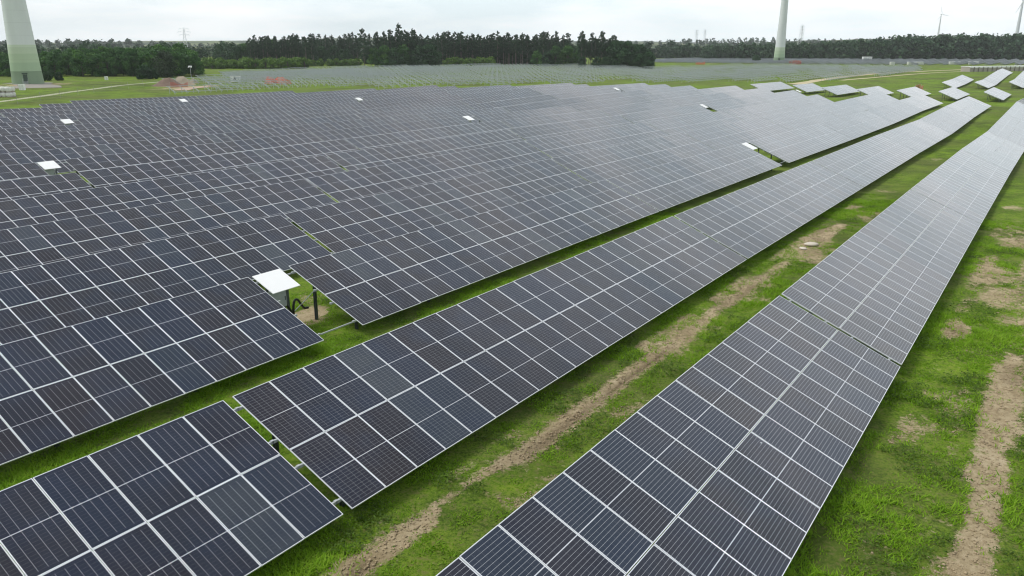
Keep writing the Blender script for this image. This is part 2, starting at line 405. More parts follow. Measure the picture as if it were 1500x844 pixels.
# ------------------------------------------------------------------ ground
def seg(a, b, st): return list(np.arange(a, b, st))
def geo_seq(a, b, k):
    out = []; st = k
    while a < b: out.append(a); a += st; st *= 1.18
    return out + [b]
DIRT_BLOBS = [  # u, v, half length, half width, strength: bare places seen between and beside the rows
    (47.5, -10.9, 6.5, .85, .9), (16.0, -10.65, .9, .5, .75), (38, -10.7, 3.0, .45, .6), (24.5, -10.9, 2.6, .45, .6), (58, -10.6, 2.0, .5, .45), (95, -10.4, 4, .8, .55), (75, -10.7, 3, .5, .4),
    (46.5, -1.9, 2.8, .65, .8), (41.2, -1.3, 2.6, .40, .65), (34.2, -2.05, 1.9, .55, .8), (46, -.3, 3.2, .45, .7),
    (26.5, -1.3, 1.8, .7, .6), (23.5, -2.1, 1.6, .5, .6), (26.0, -.02, 7.0, .60, .92), (19.5, .02, 6.0, .52, .92), (17.0, -1.9, 2.0, .5, .5), (30, .4, 4, .5, .6),
    (15.2, -.2, 2.5, .8, .75), (24, -1.0, 3, .35, .5), (32, -.5, 3, .35, .5), (22, 1.2, 4, .5, .5), (37, .7, 5, .6, .7), (58, -1, 5, .9, .5), (70, 0, 6, 1, .5),
    (20.6, -25.2, 1.5, 1.3, .9), (19.0, -23.2, .6, .5, .8), (10.4, -17.6, .9, .8, .9), (22.5, -27, 1.5, 1, .6),
    (129, -286, 14, 12, .9), (153, -241, 9, 8, .85), (150, -232, 14, 4, .8), (185, -232, 10, 5, .55), (185, -256, 8, 5, .7), (293, -41, 8, 6, .6), (250, -118, 30, 3, .45), (619, -175, 45, 9, .7), (600, -240, 30, 12, .7), (718, -205, 14, 10, .7), (390, -375, 30, 10, .5)]
def ground_masks(u, v):
    w = N2.fbm(u * 1.1, v * 1.1, 4); w2 = N3.fbm(u * .35 + 5, v * .35, 4)
    d = np.zeros_like(u)
    # wheel track in the first aisle
    c = -10.85 + .25 * (N1(u * .12, u * 0) - .5)
    tr = np.exp(-((v - c) / .60) ** 2) * sm(.34, .60, N1.fbm(u * .22 + 3, v * .5, 3) + .20) * (1 - .75 * sm(30, 60, u)) * sm(0, 6, u)
    d = np.maximum(d, .70 * tr)
    for (bu, bv, lu, lv, s) in DIRT_BLOBS:
        q = np.sqrt(((u - bu) / lu) ** 2 + ((v - bv) / lv) ** 2) + (w - .5) * 1.5 + (w2 - .5) * .8
        d = np.maximum(d, s * .80 * (1 - sm(.35, 1.45, q)))
    # thin, worn turf right of the last row
    rz = sm(-3.2, -2.2, v) * (1 - sm(5, 9, v)) * sm(5, 12, u) * (1 - sm(60, 110, u))
    d = np.maximum(d, rz * (.30 + .28 * sm(.47, .70, w2)))
    az = sm(-12.3, -11.7, v) * (1 - sm(-9.0, -7.5, v)) * (1 - sm(60, 100, u)) * sm(4, 8, u)
    d = np.maximum(d, az * (.29 + .26 * sm(.48, .72, w2)))
    d = np.clip(d + (w - .5) * .25 * (d > .05), 0, 1)
    rut = np.exp(-((v - c - .12) / .13) ** 2) * sm(.45, .6, N1(u * .35, v * .2 + 9)) * (1 - sm(28, 45, u))
    rut = np.maximum(rut, .8 * np.exp(-(((u - 19.0) / .7) ** 2 + ((v + 22.9) / .6) ** 2)))
    rut = np.maximum(rut, .35 * sm(.55, .7, N2.fbm(u * .5 + 40, v * 1.5, 3)) * (d > .3))
    return d, np.clip(rut, 0, 1)

def build_ground():
    us = list(reversed([-x for x in geo_seq(8, 4000, 3)])) + seg(-4, 62, .2) + seg(62, 120, .6) + seg(120, 360, 2.4) + geo_seq(360, 4000, 6)
    vs = list(reversed([-x for x in geo_seq(300, 4000, 8)])) + seg(-296, -60, 2.2) + seg(-60, -28, 1.0) + seg(-28, 3.5, .16) + seg(3.5, 20, .6) + geo_seq(20, 4000, 3)
    us = np.array(sorted(set(np.round(us, 3)))); vs = np.array(sorted(set(np.round(vs, 3))))
    U, V = np.meshgrid(us, vs, indexing='ij')
    Z = ground_z(U, V)
    near = (np.hypot(U, V) < 130)
    Z = Z + near * (.10 * (N2.fbm(U * .8, V * .8, 3) - .5) + .035 * (N3.fbm(U * 3, V * 3, 3) - .5))
    D, RU = ground_masks(U, V)
    Z = Z - .05 * RU - .03 * D * near
    far = sm(900, 1500, np.hypot(U, V))
    X = U * EU[0] + V * EV[0]; Y = U * EU[1] + V * EV[1]
    nu, nv = U.shape
    idx = np.arange(nu * nv).reshape(nu, nv)
    F = np.stack([idx[:-1, :-1], idx[:-1, 1:], idx[1:, 1:], idx[1:, :-1]], -1).reshape(-1, 4)[:, ::-1]
    me = np_mesh("ground", np.stack([X, Y, Z], -1).reshape(-1, 3), F, GROUND, {"dirt": D, "rut": RU, "far": far}, True)
    tag(obj("ground", me), kind="structure")
build_ground()

def ribbon(name, pts, w, mat, lift=.03, step=3.0, seed=1):
    """a track laid on the ground along (u, v) points"""
    P0 = [np.array(p, float) for p in pts]; line = []
    for a, b in zip(P0[:-1], P0[1:]):
        k = max(2, int(np.linalg.norm(b - a) / step))
        line += [a + (b - a) * i / k for i in range(k)]
    line.append(P0[-1]); line = np.array(line)
    for _ in range(3): line[1:-1] = (line[:-2] + 2 * line[1:-1] + line[2:]) / 4
    d = np.gradient(line, axis=0); d /= np.linalg.norm(d, axis=1)[:, None]; nn = np.stack([-d[:, 1], d[:, 0]], -1)
    nz = Noise(seed); t = np.arange(len(line))
    wl_, wr_ = w / 2 * (.75 + .5 * nz(t * .31, t * 0)), w / 2 * (.75 + .5 * nz(t * .27 + 50, t * 0))
    cols = [line - nn * wl_[:, None], line, line + nn * wr_[:, None]]
    V = []
    for c in cols:
        z = ground_z(c[:, 0], c[:, 1]) + lift
        V.append(np.stack([c[:, 0] * EU[0] + c[:, 1] * EV[0], c[:, 0] * EU[1] + c[:, 1] * EV[1], z], -1))
    V = np.stack(V, 1); n = len(line); idx = np.arange(n * 3).reshape(n, 3)
    F = np.stack([idx[:-1, :-1], idx[1:, :-1], idx[1:, 1:], idx[:-1, 1:]], -1).reshape(-1, 4)
    return tag(obj(name, np_mesh(name, V.reshape(-1, 3), F, mat)), kind="structure")
GRAVEL = plain("pale_gravel", (.40, .41, .27), .95, 0, .25, .8)
SANDM = plain("sandy_track", (.50, .43, .27), .95, 0, .25, .5)
APRON = plain("grey_gravel", (.27, .25, .22), .95, 0, .3, .6)
ribbon("path", [(40, -172), (84, -206), (114, -234), (145, -261), (160, -270), (176, -280)], 2.2, GRAVEL)
ribbon("path", [(290, -80), (330, -82), (380, -80), (418, -76), (470, -64), (507, -54), (560, -34), (620, -15)], 5.0, SANDM, seed=4)
ribbon("path", [(335, -75), (375, -66), (430, -55), (475, -42), (520, -25)], 2.6, SANDM, seed=5)
ribbon("path", [(120, -262), (126, -280), (132, -300)], 13, APRON, .06, seed=6)
ribbon("path", [(140, -222), (152, -231), (164, -238)], 5.0, plain("pinkish_soil", (.46, .33, .25), .95, 0, .2, .6), seed=7)

# ------------------------------------------------------------------ grass and weeds of the near aisles
def build_grass():
    rs = np.random.RandomState(5)
    zones = [(6, 66, -12.9, -6.9, 1.0), (12, 60, -3.9, 4.5, 1.0), (2, 52, -22.2, -15.8, .8), (14, 24, -28, -21, .8)]
    pu, pv = [], []
    for (u0, u1, v0, v1, k) in zones:
        n = int((u1 - u0) * (v1 - v0) * 210 * k)
        a = u0 + (u1 - u0) * rs.rand(n) ** 1.35; pu.append(a); pv.append(v0 + (v1 - v0) * rs.rand(n))
    u = np.concatenate(pu); v = np.concatenate(pv)
    d, ru = ground_masks(u, v)
    cl = N3.fbm(u * 1.6 + 2, v * 1.6, 3); c2 = N2.fbm(u * .45, v * .45 + 30, 3)
    keep = (rs.rand(len(u)) < np.clip(1.15 - 1.9 * d, .05, 1) * sm(.36, .60, cl * .65 + c2 * .35))
    u, v, cl, c2, d = u[keep], v[keep], cl[keep], c2[keep], d[keep]
    nb = 5; n = len(u)
    bu = np.repeat(u, nb) + rs.normal(0, .075, n * nb); bv = np.repeat(v, nb) + rs.normal(0, .075, n * nb)
    z = ground_z(bu, bv) + .10 * (N2.fbm(bu * .8, bv * .8, 3) - .5) + .035 * (N3.fbm(bu * 3, bv * 3, 3) - .5) - .01
    ht = np.repeat(.025 + .075 * sm(.4, .7, c2) + .035 * rs.rand(n), nb) * (.5 + rs.rand(n * nb))
    an = rs.rand(n * nb) * 2 * np.pi; w = .009 + .014 * rs.rand(n * nb); ln = ht * (.4 + 1.5 * rs.rand(n * nb)); a2 = an + 1.57 + rs.normal(0, .6, n * nb)
    X = bu * EU[0] + bv * EV[0]; Y = bu * EU[1] + bv * EV[1]
    p0 = np.stack([X - np.cos(an) * w, Y - np.sin(an) * w, z], -1); p1 = np.stack([X + np.cos(an) * w, Y + np.sin(an) * w, z], -1)
    p2 = np.stack([X + np.cos(a2) * ln, Y + np.sin(a2) * ln, z + ht], -1)
    V = np.stack([p0, p1, p2], 1).reshape(-1, 3); F = np.arange(len(V)).reshape(-1, 3)
    tint = np.repeat(np.clip(1.35 * np.repeat(.45 * c2 + .35 * cl + .2 * rs.rand(n), nb) - .18 + .16 * rs.normal(size=n * nb), 0, 1), 3)
    tag(obj("grass", np_mesh("grass", V, F, GRASSM, {"tint": tint})), kind="stuff")
    # broad leaved weeds in patches
    n = 11000
    u = np.concatenate([6 + 58 * rs.rand(n) ** 1.4, 12 + 45 * rs.rand(n) ** 1.2, 15 + 9 * rs.rand(n // 6)]); v = np.concatenate([-12.6 + 5.4 * rs.rand(n), -3.4 + 6.5 * rs.rand(n), -27 + 6 * rs.rand(n // 6)])
    d, _ = ground_masks(u, v); k = N1.fbm(u * .8 + 60, v * .8, 3)
    keep = (k > .61) & (d < .45); u, v, k = u[keep], v[keep], k[keep]; n = len(u); nb = 8
    bu = np.repeat(u, nb) + rs.normal(0, .09, n * nb); bv = np.repeat(v, nb) + rs.normal(0, .09, n * nb)
    z = ground_z(bu, bv) + .02 + .15 * rs.rand(n * nb) * np.repeat(sm(.5, .7, k), nb)
    an = rs.rand(n * nb) * 6.283; s = .016 + .026 * rs.rand(n * nb); ti = rs.normal(0, .35, (n * nb, 2))
    X = bu * EU[0] + bv * EV[0]; Y = bu * EU[1] + bv * EV[1]
    ax = np.stack([np.cos(an) * s, np.sin(an) * s, ti[:, 0] * s], -1); ay = np.stack([-np.sin(an) * s * .6, np.cos(an) * s * .6, ti[:, 1] * s], -1)
    c = np.stack([X, Y, z], -1)
    V = np.stack([c - ax, c + ay, c + ax, c - ay], 1).reshape(-1, 3); F = np.arange(len(V)).reshape(-1, 4)
    tag(obj("weeds", np_mesh("weeds", V, F, WEEDM, {"tint": np.repeat(rs.rand(n * nb), 4)})), kind="stuff")
build_grass()
def build_clods():
    rs = np.random.RandomState(9); n = 60000
    u = np.concatenate([7 + 60 * rs.rand(n) ** 1.4, 13 + 45 * rs.rand(n) ** 1.3]); v = np.concatenate([-12.4 + 5 * rs.rand(n), -3 + 6.5 * rs.rand(n)])
    d, _ = ground_masks(u, v); keep = (d > .42) & (rs.rand(len(u)) < .55); u, v = u[keep], v[keep]; n = len(u)
    z = ground_z(u, v) + .10 * (N2.fbm(u * .8, v * .8, 3) - .5) + .035 * (N3.fbm(u * 3, v * 3, 3) - .5) - .03 * .6
    s = .012 + .035 * rs.rand(n) ** 3; x = u * EU[0] + v * EV[0]; y = u * EU[1] + v * EV[1]
    o8 = np.array([(1, 0, 0), (0, 1, 0), (-1, 0, 0), (0, -1, 0), (0, 0, .7), (0, 0, -.7)], float); q = o8[None] * (.7 + .6 * rs.rand(n, 6, 1)) * s[:, None, None]
    V = (q + np.stack([x, y, z + s * .2], -1)[:, None]).reshape(-1, 3)
    f8 = np.array([(0, 1, 4), (1, 2, 4), (2, 3, 4), (3, 0, 4), (1, 0, 5), (2, 1, 5), (3, 2, 5), (0, 3, 5)]); F = (f8[None] + 6 * np.arange(n)[:, None, None]).reshape(-1, 3)
    tag(obj("gravel", np_mesh("gravel", V, F, plain("soil_clods", (.38, .30, .19), .95, 0, .45, 1.5))), kind="stuff")
build_clods()

# ------------------------------------------------------------------ trees
def leaf_cloud(rs, centres, radii, n, size, flat=.0):
    """n leaf clumps as quads spread through ellipsoids; returns verts (n,4,3) and tint"""
    k = rs.randint(0, len(centres), n) if len(centres) > 1 else np.zeros(n, int)
    d = rs.normal(size=(n, 3)); d /= np.linalg.norm(d, axis=1)[:, None]
    r = rs.rand(n) ** .45
    c = np.asarray(centres)[k] + d * r[:, None] * np.asarray(radii)[k]
    nrm = d * .8 + rs.normal(0, .55, (n, 3)); nrm[:, 2] += flat; nrm /= np.linalg.norm(nrm, axis=1)[:, None]
    a = np.cross(nrm, rs.normal(size=(n, 3))); a /= np.linalg.norm(a, axis=1)[:, None]; b = np.cross(nrm, a)
    s = size * (.5 + rs.rand(n))[:, None]
    V = np.stack([c - a * s - b * s * .4, c + a * s * .3 - b * s, c + a * s + b * s * .4, c - a * s * .3 + b * s], 1)
    tint = np.clip(.5 + .25 * rs.normal(size=len(centres))[k] + .15 * rs.normal(size=n), 0, 1)
    return V, np.repeat(tint, 4)
def limbs_mesh(paths):
    mb = MB()
    for pts, r0, r1 in paths:
        mb.tube(pts, [r0 + (r1 - r0) * i / (len(pts) - 1) for i in range(len(pts))], 6)
    return mb
def pine_arrays(rs, h, bare, spread, n):
    cs, rr, paths = [], [], []
    lean = rs.normal(0, .02, 2) * h
    top = np.array([lean[0], lean[1], h])
    paths.append(([(0, 0, -.3), tuple(top * .35), tuple(top * .7), tuple(top * .97)], .21, .05))
    z = bare
    while z < .99:
        f = (z - bare) / (1 - bare); rad = spread * (1.0 - .62 * max(0, f - .45) / .55) * (.75 + .25 * min(1, f / .3)) * (.6 + .6 * rs.rand())
        for q in range(5):
            a = rs.rand() * 6.283; rc = rad * (.25 + .75 * rs.rand())
            p = top * z + np.array([math.cos(a) * rc, math.sin(a) * rc, rs.normal(0, .25)])
            cs.append(p); sc = .20 + .22 * rs.rand(); rr.append((rad * sc, rad * sc, .30 + .40 * rs.rand()))
            if q < 2: paths.append(([tuple(top * (z - .03)), tuple(p)], .05, .02))
        z += .028 + .035 * rs.rand()
    cs.append(top * .975); rr.append((.6, .6, .8))
    V, t = leaf_cloud(rs, cs, rr, n, .17, .1)
    return V, t, paths
def broad_arrays(rs, h, rad, base, n, size=.36, lobes=26):
    cs, rr, paths = [], [], [([(0, 0, -.3), (rs.normal(0, .15), rs.normal(0, .15), h * .35), (rs.normal(0, .3), rs.normal(0, .3), h * .75)], .28, .07)]
    for i in range(lobes):
        f = rs.rand(); z = base + (h - base) * f
        prof = math.sin(math.pi * min(1, .16 + .80 * f)) ** .7
        a = rs.rand() * 6.283; rc = rad * prof * (.45 + .45 * rs.rand())
        p = np.array([math.cos(a) * rc, math.sin(a) * rc, z * .93]); cs.append(p)
        s = rad * (.30 + .2 * rs.rand()); rr.append((s, s, s * .85))
        if i % 3 == 0: paths.append(([(0, 0, z * .45), tuple(p)], .09, .03))
    V, t = leaf_cloud(rs, cs, rr, n, size)
    return V, t, paths
TREES = {}
def proto(kind, seed):
    rs = np.random.RandomState(seed)
    if kind == 'pine': V, t, p = pine_arrays(rs, 19, rs.uniform(.36, .56), rs.uniform(2.7, 3.6), 3600); mat, bk = PINEM, BARK
    elif kind == 'pine_full': V, t, p = pine_arrays(rs, 19, rs.uniform(.15, .30), rs.uniform(3.0, 3.8), 4200); mat, bk = PINEM, BARK
    elif kind == 'broad': V, t, p = broad_arrays(rs, 12, 4.6, 1.0, 5200, .25, 34); mat, bk = BROADM, BARK2
    elif kind == 'dark': V, t, p = broad_arrays(rs, 10, 5.2, .3, 5200, .28, 34); mat, bk = DARKM, BARK2
    elif kind == 'willow': V, t, p = broad_arrays(rs, 12, 5.6, .2, 5200, .26, 60); mat, bk = WILLOWM, BARK2
    elif kind == 'thin': V, t, p = broad_arrays(rs, 15, 2.3, 4.5, 420, .30, 12); mat, bk = BROADM, BARK2
    else: V, t, p = broad_arrays(rs, 4, 2.6, .1, 900, .26, 18); mat, bk = SHRUBM, BARK2
    F = np.arange(len(V) * 4).reshape(-1, 4)
    crown = np_mesh("crown", V.reshape(-1, 3), F, mat, {"tint": t}); trunk = limbs_mesh(p).mesh("trunk", bk)
    return crown, trunk, (V, t)
rt = random.Random(8)
def tree(kind, name, label, cat, group, x, y, s, sz=None):
    if kind not in TREES: TREES[kind] = [proto(kind, 100 + 7 * i + sum(map(ord, kind))) for i in range(4 if kind != 'willow' else 1)]
    cr, tk, _ = rt.choice(TREES[kind])
    o = empty(name, (x, y, gxy(x, y)), (0, 0, rt.uniform(0, 6.28)))
    q = rt.uniform(.88, 1.04) if kind in ('pine', 'pine_full') else 1
    o.scale = (s, s, (sz or s) * q)
    obj("crown", cr, o); obj("trunk", tk, o)
    return tag(o, label, cat, group)
def at_px(px, dist):
    """x of a point at forward distance dist seen in photo column px"""
    return (px - 750) / 1133.57 * (0.9534 * dist + 4.3)
rr_ = random.Random(21)
def stand(kind, name, label, cat, group, p0, p1, ys, step, h0, h1, base_h, jit=.35):
    for j, y in enumerate(ys):
        x = at_px(p0, y) + rr_.uniform(0, step); x1 = at_px(p1, y)
        while x < x1:
            t = (x - at_px(p0, y)) / max(1, x1 - at_px(p0, y))
            s = (h0 + (h1 - h0) * t) / base_h * rr_.uniform(.86, 1.12)
            k = kind if isinstance(kind, str) else rr_.choice(kind)
            tree(k, name, label, cat, group, x, y + rr_.uniform(-3, 3), s * rr_.uniform(.92, 1.1), s)
            x += step * rr_.uniform(1 - jit, 1 + jit)
BR = "leafy dark green tree of the dense wood behind the green striped turbine tower"
stand('broad', 'broadleaf_tree', BR, 'tree', 'broadleaf trees in the wood at left', -25, 292, [345], 6.5, 8.5, 9.5, 12)
stand('broad', 'broadleaf_tree', BR, 'tree', 'broadleaf trees in the wood at left', -25, 288, [354, 365], 6.5, 8.5, 11.5, 12)
stand('broad', 'broadleaf_tree', BR, 'tree', 'broadleaf trees in the wood at left', 70, 284, [378, 392, 406], 6.5, 10, 13.0, 12)
stand('broad', 'broadleaf_tree', BR, 'tree', 'broadleaf trees in the wood at left', -25, 70, [380], 6.5, 8.5, 9.5, 12)
tree('willow', 'round_tree', 'dense rounded grey-green tree at the edge of the dark wood behind the earth mounds', 'tree', None, at_px(243, 336), 336, .86, .84)
PN = "tall slim pine of the dark pine wood behind the bare racks"
PG = 'pines in the wood behind the racks'
stand('pine', 'pine_tree', PN, 'tree', PG, 368, 462, [540, 546, 553, 560], 4.6, 17.5, 20, 19)
stand(['broad', 'dark'], 'broadleaf_tree', "dark leafy tree at the left end of the pine wood", 'tree', 'leafy trees at the end of the pine wood', 350, 400, [556, 566], 6, 14, 16, 12)
stand(['pine_full', 'pine'], 'pine_tree', PN, 'tree', PG, 462, 528, [590, 600, 612], 4.4, 18, 20, 19)
tree('pine_full', 'pine_tree', 'tallest broad pine standing at the front of the pine wood', 'tree', None, at_px(534, 503), 503, 1.28, 1.26)
stand(['pine_full', 'pine'], 'pine_tree', PN, 'tree', PG, 543, 640, [508, 513, 520], 4.6, 20.5, 20, 19)
for px_, h_ in ((586, 25.5), (596, 24.5)):
    tree('pine', 'pine_tree', 'pine whose crown rises above the middle of the pine wood', 'tree', 'pines rising above the wood', at_px(px_, 512), 512, 1.25, h_ / 19)
stand(['dark', 'broad'], 'undergrowth_tree', "dark low leafy tree under the pines of the wood", 'tree', 'low trees under the pines', 545, 640, [503], 6, 9, 12, 10)
stand(['pine', 'pine', 'pine_full'], 'pine_tree', PN, 'tree', PG, 640, 835, [543, 548, 555, 563], 4.6, 20, 19.7, 19)
stand('dark', 'undergrowth_tree', "dark low leafy tree under the pines of the wood", 'tree', 'low trees under the pines', 540, 842, [575, 584], 5.5, 12, 12, 10)
stand(['dark', 'broad'], 'undergrowth_tree', "dark low leafy tree under the pines of the wood", 'tree', 'low trees under the pines', 785, 850, [520], 6.5, 9, 10, 10)
stand('dark', 'undergrowth_tree', "dark low leafy tree under the pines of the wood", 'tree', 'low trees under the pines', 380, 520, [575, 620], 7, 10, 11, 10)
stand('pine', 'pine_tree', "thin pine with gaps of sky beside it at the right end of the wood", 'tree', 'thin pines at the end of the wood', 846, 900, [486, 492], 4.0, 19, 18.5, 19)
stand('thin', 'thin_tree', "thin tree with sparse crown at the right end of the pine wood", 'tree', 'sparse trees at the end of the wood', 842, 882, [500], 5.0, 16, 18, 15)
stand('dark', 'dark_bush', "dark bush at the foot of the thin pines", 'bush', 'dark bushes under the thin pines', 846, 895, [481], 7.0, 6, 7, 10)
stand('dark', 'broadleaf_tree', "rounded dark tree closing the right end of the pine wood", 'tree', 'dark trees closing the wood', 896, 950, [478, 488], 5.5, 15.5, 11, 10)
stand('dark', 'broadleaf_tree', "rounded dark tree closing the right end of the pine wood", 'tree', 'dark trees closing the wood', 925, 952, [470], 6, 9.5, 9, 10)
SH = "bright green bush in the thicket before the pine wood"
stand('shrub', 'green_bush', SH, 'bush', 'bright bushes before the wood', 292, 446, [466, 474, 484], 4.6, 4.8, 5.4, 4)
stand('shrub', 'green_bush', SH, 'bush', 'bright bushes before the wood', 440, 525, [520, 530], 5.0, 3.6, 4.4, 4)
stand('shrub', 'green_bush', "bright green bush in the round clump before the pine trunks", 'bush', 'bushes of the round clump', 650, 722, [530, 536], 3.6, 4.4, 4.6, 4)
for px_, y_, s_ in ((70, 300, .35), (88, 302, .3), (213, 318, .55), (225, 320, .4), (207, 316, .4)):
    tree('dark', 'dark_bush', "small dark bush on the meadow by the turbine tower", 'bush', 'small bushes on the meadow', at_px(px_, y_), y_, s_)
tree('dark', 'dark_bush', "lone dark bush left of the far green striped tower", 'bush', None, at_px(1108, 690), 690, .62)

def wood(name, label, items, seed, q=330, size=2.0):
    """a far wood read as one mass: one mesh of leaf clumps"""
    rs = np.random.RandomState(seed); VV, TT = [], []
    base = {}
    for k in ('pine_full', 'broad', 'dark'):
        if k not in TREES: TREES[k] = [proto(k, 100 + 7 * i + sum(map(ord, k))) for i in range(4)]
        base[k] = [p[2] for p in TREES[k]]
    H = {'pine_full': 19., 'broad': 12., 'dark': 10.}
    for (x, y, h, k) in items:
        V, t = base[k][rs.randint(len(base[k]))]
        sel = rs.choice(len(V), min(q, len(V)), False); W = V[sel]; c = W.mean(1, keepdims=True); W = c + (W - c) * size
        a = rs.rand() * 6.283; s = h / H[k]; wd = s * rs.uniform(.9, 1.25)
        X = (W[..., 0] * math.cos(a) - W[..., 1] * math.sin(a)) * wd; Y = (W[..., 0] * math.sin(a) + W[..., 1] * math.cos(a)) * wd
        VV.append(np.stack([X + x, Y + y, W[..., 2] * s + gxy(x, y)], -1)); TT.append(np.clip(t.reshape(-1, 4)[sel] + rs.normal(0, .12), 0, 1))
    V = np.concatenate(VV).reshape(-1, 3); t = np.concatenate(TT).ravel()
    m = leafy(name + "_leaves", [(.010, .036, .016), (.026, .072, .032), (.066, .13, .054)], .1)
    tag(obj(name, np_mesh(name, V, np.arange(len(V)).reshape(-1, 4), m, {"tint": t})), label, 'wood', kind='stuff')
def band(p0, p1, ys, step, hf, kinds, rs):
    out = []
    for y in ys:
        x = at_px(p0, y)
        while x < at_px(p1, y):
            px = 750 + x / (0.9534 * y + 4.3) * 1133.57
            out.append((x, y + rs.uniform(-5, 5), hf(px) * rs.uniform(.88, 1.1), rs.choice(kinds)))
            x += step * rs.uniform(.6, 1.3)
    return out
rw = random.Random(4)
prof = lambda px: float(np.interp(px, [970, 1040, 1100, 1180, 1250, 1320, 1400, 1520], [10.5, 13, 14.5, 16.5, 18, 21, 22.5, 23]))
wood('far_forest', 'dark continuous forest along the horizon behind the far solar field', band(1034, 1590, [800, 808, 818, 830, 845], 6.5, prof, ['pine_full', 'dark', 'broad'], rw) + band(972, 1040, [860, 870], 7, lambda p: 13, ['dark', 'broad'], rw), 3)
wood('far_woods', 'hazy woods beyond the dark broadleaf wood at left', band(-80, 380, [560, 640, 760, 900], 9, lambda p: 12 + 2 * math.sin(p * .06), ['broad', 'dark'], rw), 5, 240, 2.3)
wood('hazy_woods', 'bluish trees seen past the right end of the pine wood', band(840, 1010, [900, 915], 11, lambda p: 15 + 2.5 * math.sin(p * .2), ['broad', 'dark'], rw), 6, 300, 2.2)
wood('horizon_woods', 'faint bluish tree lines on the hills at the horizon', band(-150, 1650, [1300, 1650, 2050, 2500], 26, lambda p: 13 + 4 * math.sin(p * .013), ['broad', 'dark'], rw), 7, 90, 4.2)


# ------------------------------------------------------------------ solar tables
def module_mesh(name, with_frame=True, glass=True):
    mb = MB(); w, l, t, d = MW / 2, ML / 2, .012, .035
    if glass:
        mb.quad([(-w + t, -l + t, -.003), (w - t, -l + t, -.003), (w - t, l - t, -.003), (-w + t, l - t, -.003)], 0)
        mb.quad([(-w + t, -l + t, -.009), (-w + t, l - t, -.009), (w - t, l - t, -.009), (w - t, -l + t, -.009)], 2)
    if with_frame:
        for (c, s) in (((0, -l + t / 2, -d / 2), (2 * w, t, d)), ((0, l - t / 2, -d / 2), (2 * w, t, d)), ((-w + t / 2, 0, -d / 2), (t, 2 * l - 2 * t - .002, d)), ((w - t / 2, 0, -d / 2), (t, 2 * l - 2 * t - .002, d))):
            mb.box(c, s, 1)
    me = mb.mesh(name, [GLASS, FRAME, BACK])
    if glass:
        uvl = me.uv_layers.new(name="UVMap")
        for li in range(8):
            co = me.vertices[me.loops[li].vertex_index].co; uvl.data[li].uv = (co.x + w, co.y + l)
    return me
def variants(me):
    """one module with line glints painted in: along the row, balanced, along the module"""
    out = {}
    for nm, m in (('row', GLASS_ROW_GLINT), ('mid', GLASS), ('col', GLASS_COL_GLINT)):
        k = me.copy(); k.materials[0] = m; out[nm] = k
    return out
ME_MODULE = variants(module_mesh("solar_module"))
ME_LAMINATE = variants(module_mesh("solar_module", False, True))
ME_FRAME = module_mesh("module_frame", True, False)
def slope_pt(x, s, off=0.0):
    """point on a table: x along it, s metres down the slope from the upper edge, off over the glass"""
    return Vector((x, -s * math.cos(TILT) + off * -math.sin(TILT), EDGE_H - s * math.sin(TILT) + off * math.cos(TILT)))
QT = Matrix.Rotation(TILT, 3, 'X')
RAILS = (.42, 1.82, 2.82, 4.18)
def array_mesh(n, seed, glass):
    """all modules of a far table in one mesh, each with its own small set"""
    rs = np.random.RandomState(seed); V, UV, MI = [], [], []
    w, l, t, d = MW / 2, ML / 2, .012, .035
    rnd = []
    for i in range(n):
        for j in range(2):
            c = np.array(slope_pt(SP * (i + .5), LP * (j + .5) )); ax, ay = rs.normal(0, .0035, 2)
            M = np.array(QT @ Matrix.Rotation(ax, 3, 'X') @ Matrix.Rotation(ay, 3, 'Y')); r = rs.rand()
            qs = [([(-w + t, -l + t, -.003), (w - t, -l + t, -.003), (w - t, l - t, -.003), (-w + t, l - t, -.003)], 0),
                  ([(-w, -l, 0), (w, -l, 0), (w - t, -l + t, 0), (-w + t, -l + t, 0)], 1), ([(w, -l, 0), (w, l, 0), (w - t, l - t, 0), (w - t, -l + t, 0)], 1),
                  ([(w, l, 0), (-w, l, 0), (-w + t, l - t, 0), (w - t, l - t, 0)], 1), ([(-w, l, 0), (-w, -l, 0), (-w + t, -l + t, 0), (-w + t, l - t, 0)], 1),
                  ([(-w, -l, -d), (-w, l, -d), (w, l, -d), (w, -l, -d)], 2),
                  ([(-w, -l, -d), (w, -l, -d), (w, -l, 0), (-w, -l, 0)], 1), ([(w, -l, -d), (w, l, -d), (w, l, 0), (w, -l, 0)], 1),
                  ([(w, l, -d), (-w, l, -d), (-w, l, 0), (w, l, 0)], 1), ([(-w, l, -d), (-w, -l, -d), (-w, -l, 0), (-w, l, 0)], 1)]
            for q, mi in qs:
                for p in q:
                    V.append(c + M @ np.array(p)); UV.append((p[0] + w, p[1] + l)); rnd.append(r)
                MI.append(mi)
    F = np.arange(len(V)).reshape(-1, 4)
    me = np_mesh("module_array", V, F, {"row": GLASS_ROW_GLINT, "mid": GLASS, "col": GLASS_COL_GLINT}[glass], {"rand": rnd})
    me.materials.append(FRAME); me.materials.append(BACK)
    me.polygons.foreach_set("material_index", np.array(MI, np.int32))
    uvl = me.uv_layers.new(name="UVMap"); uvl.data.foreach_set("uv", np.array(UV, np.float32).ravel())
    me.update(); return me
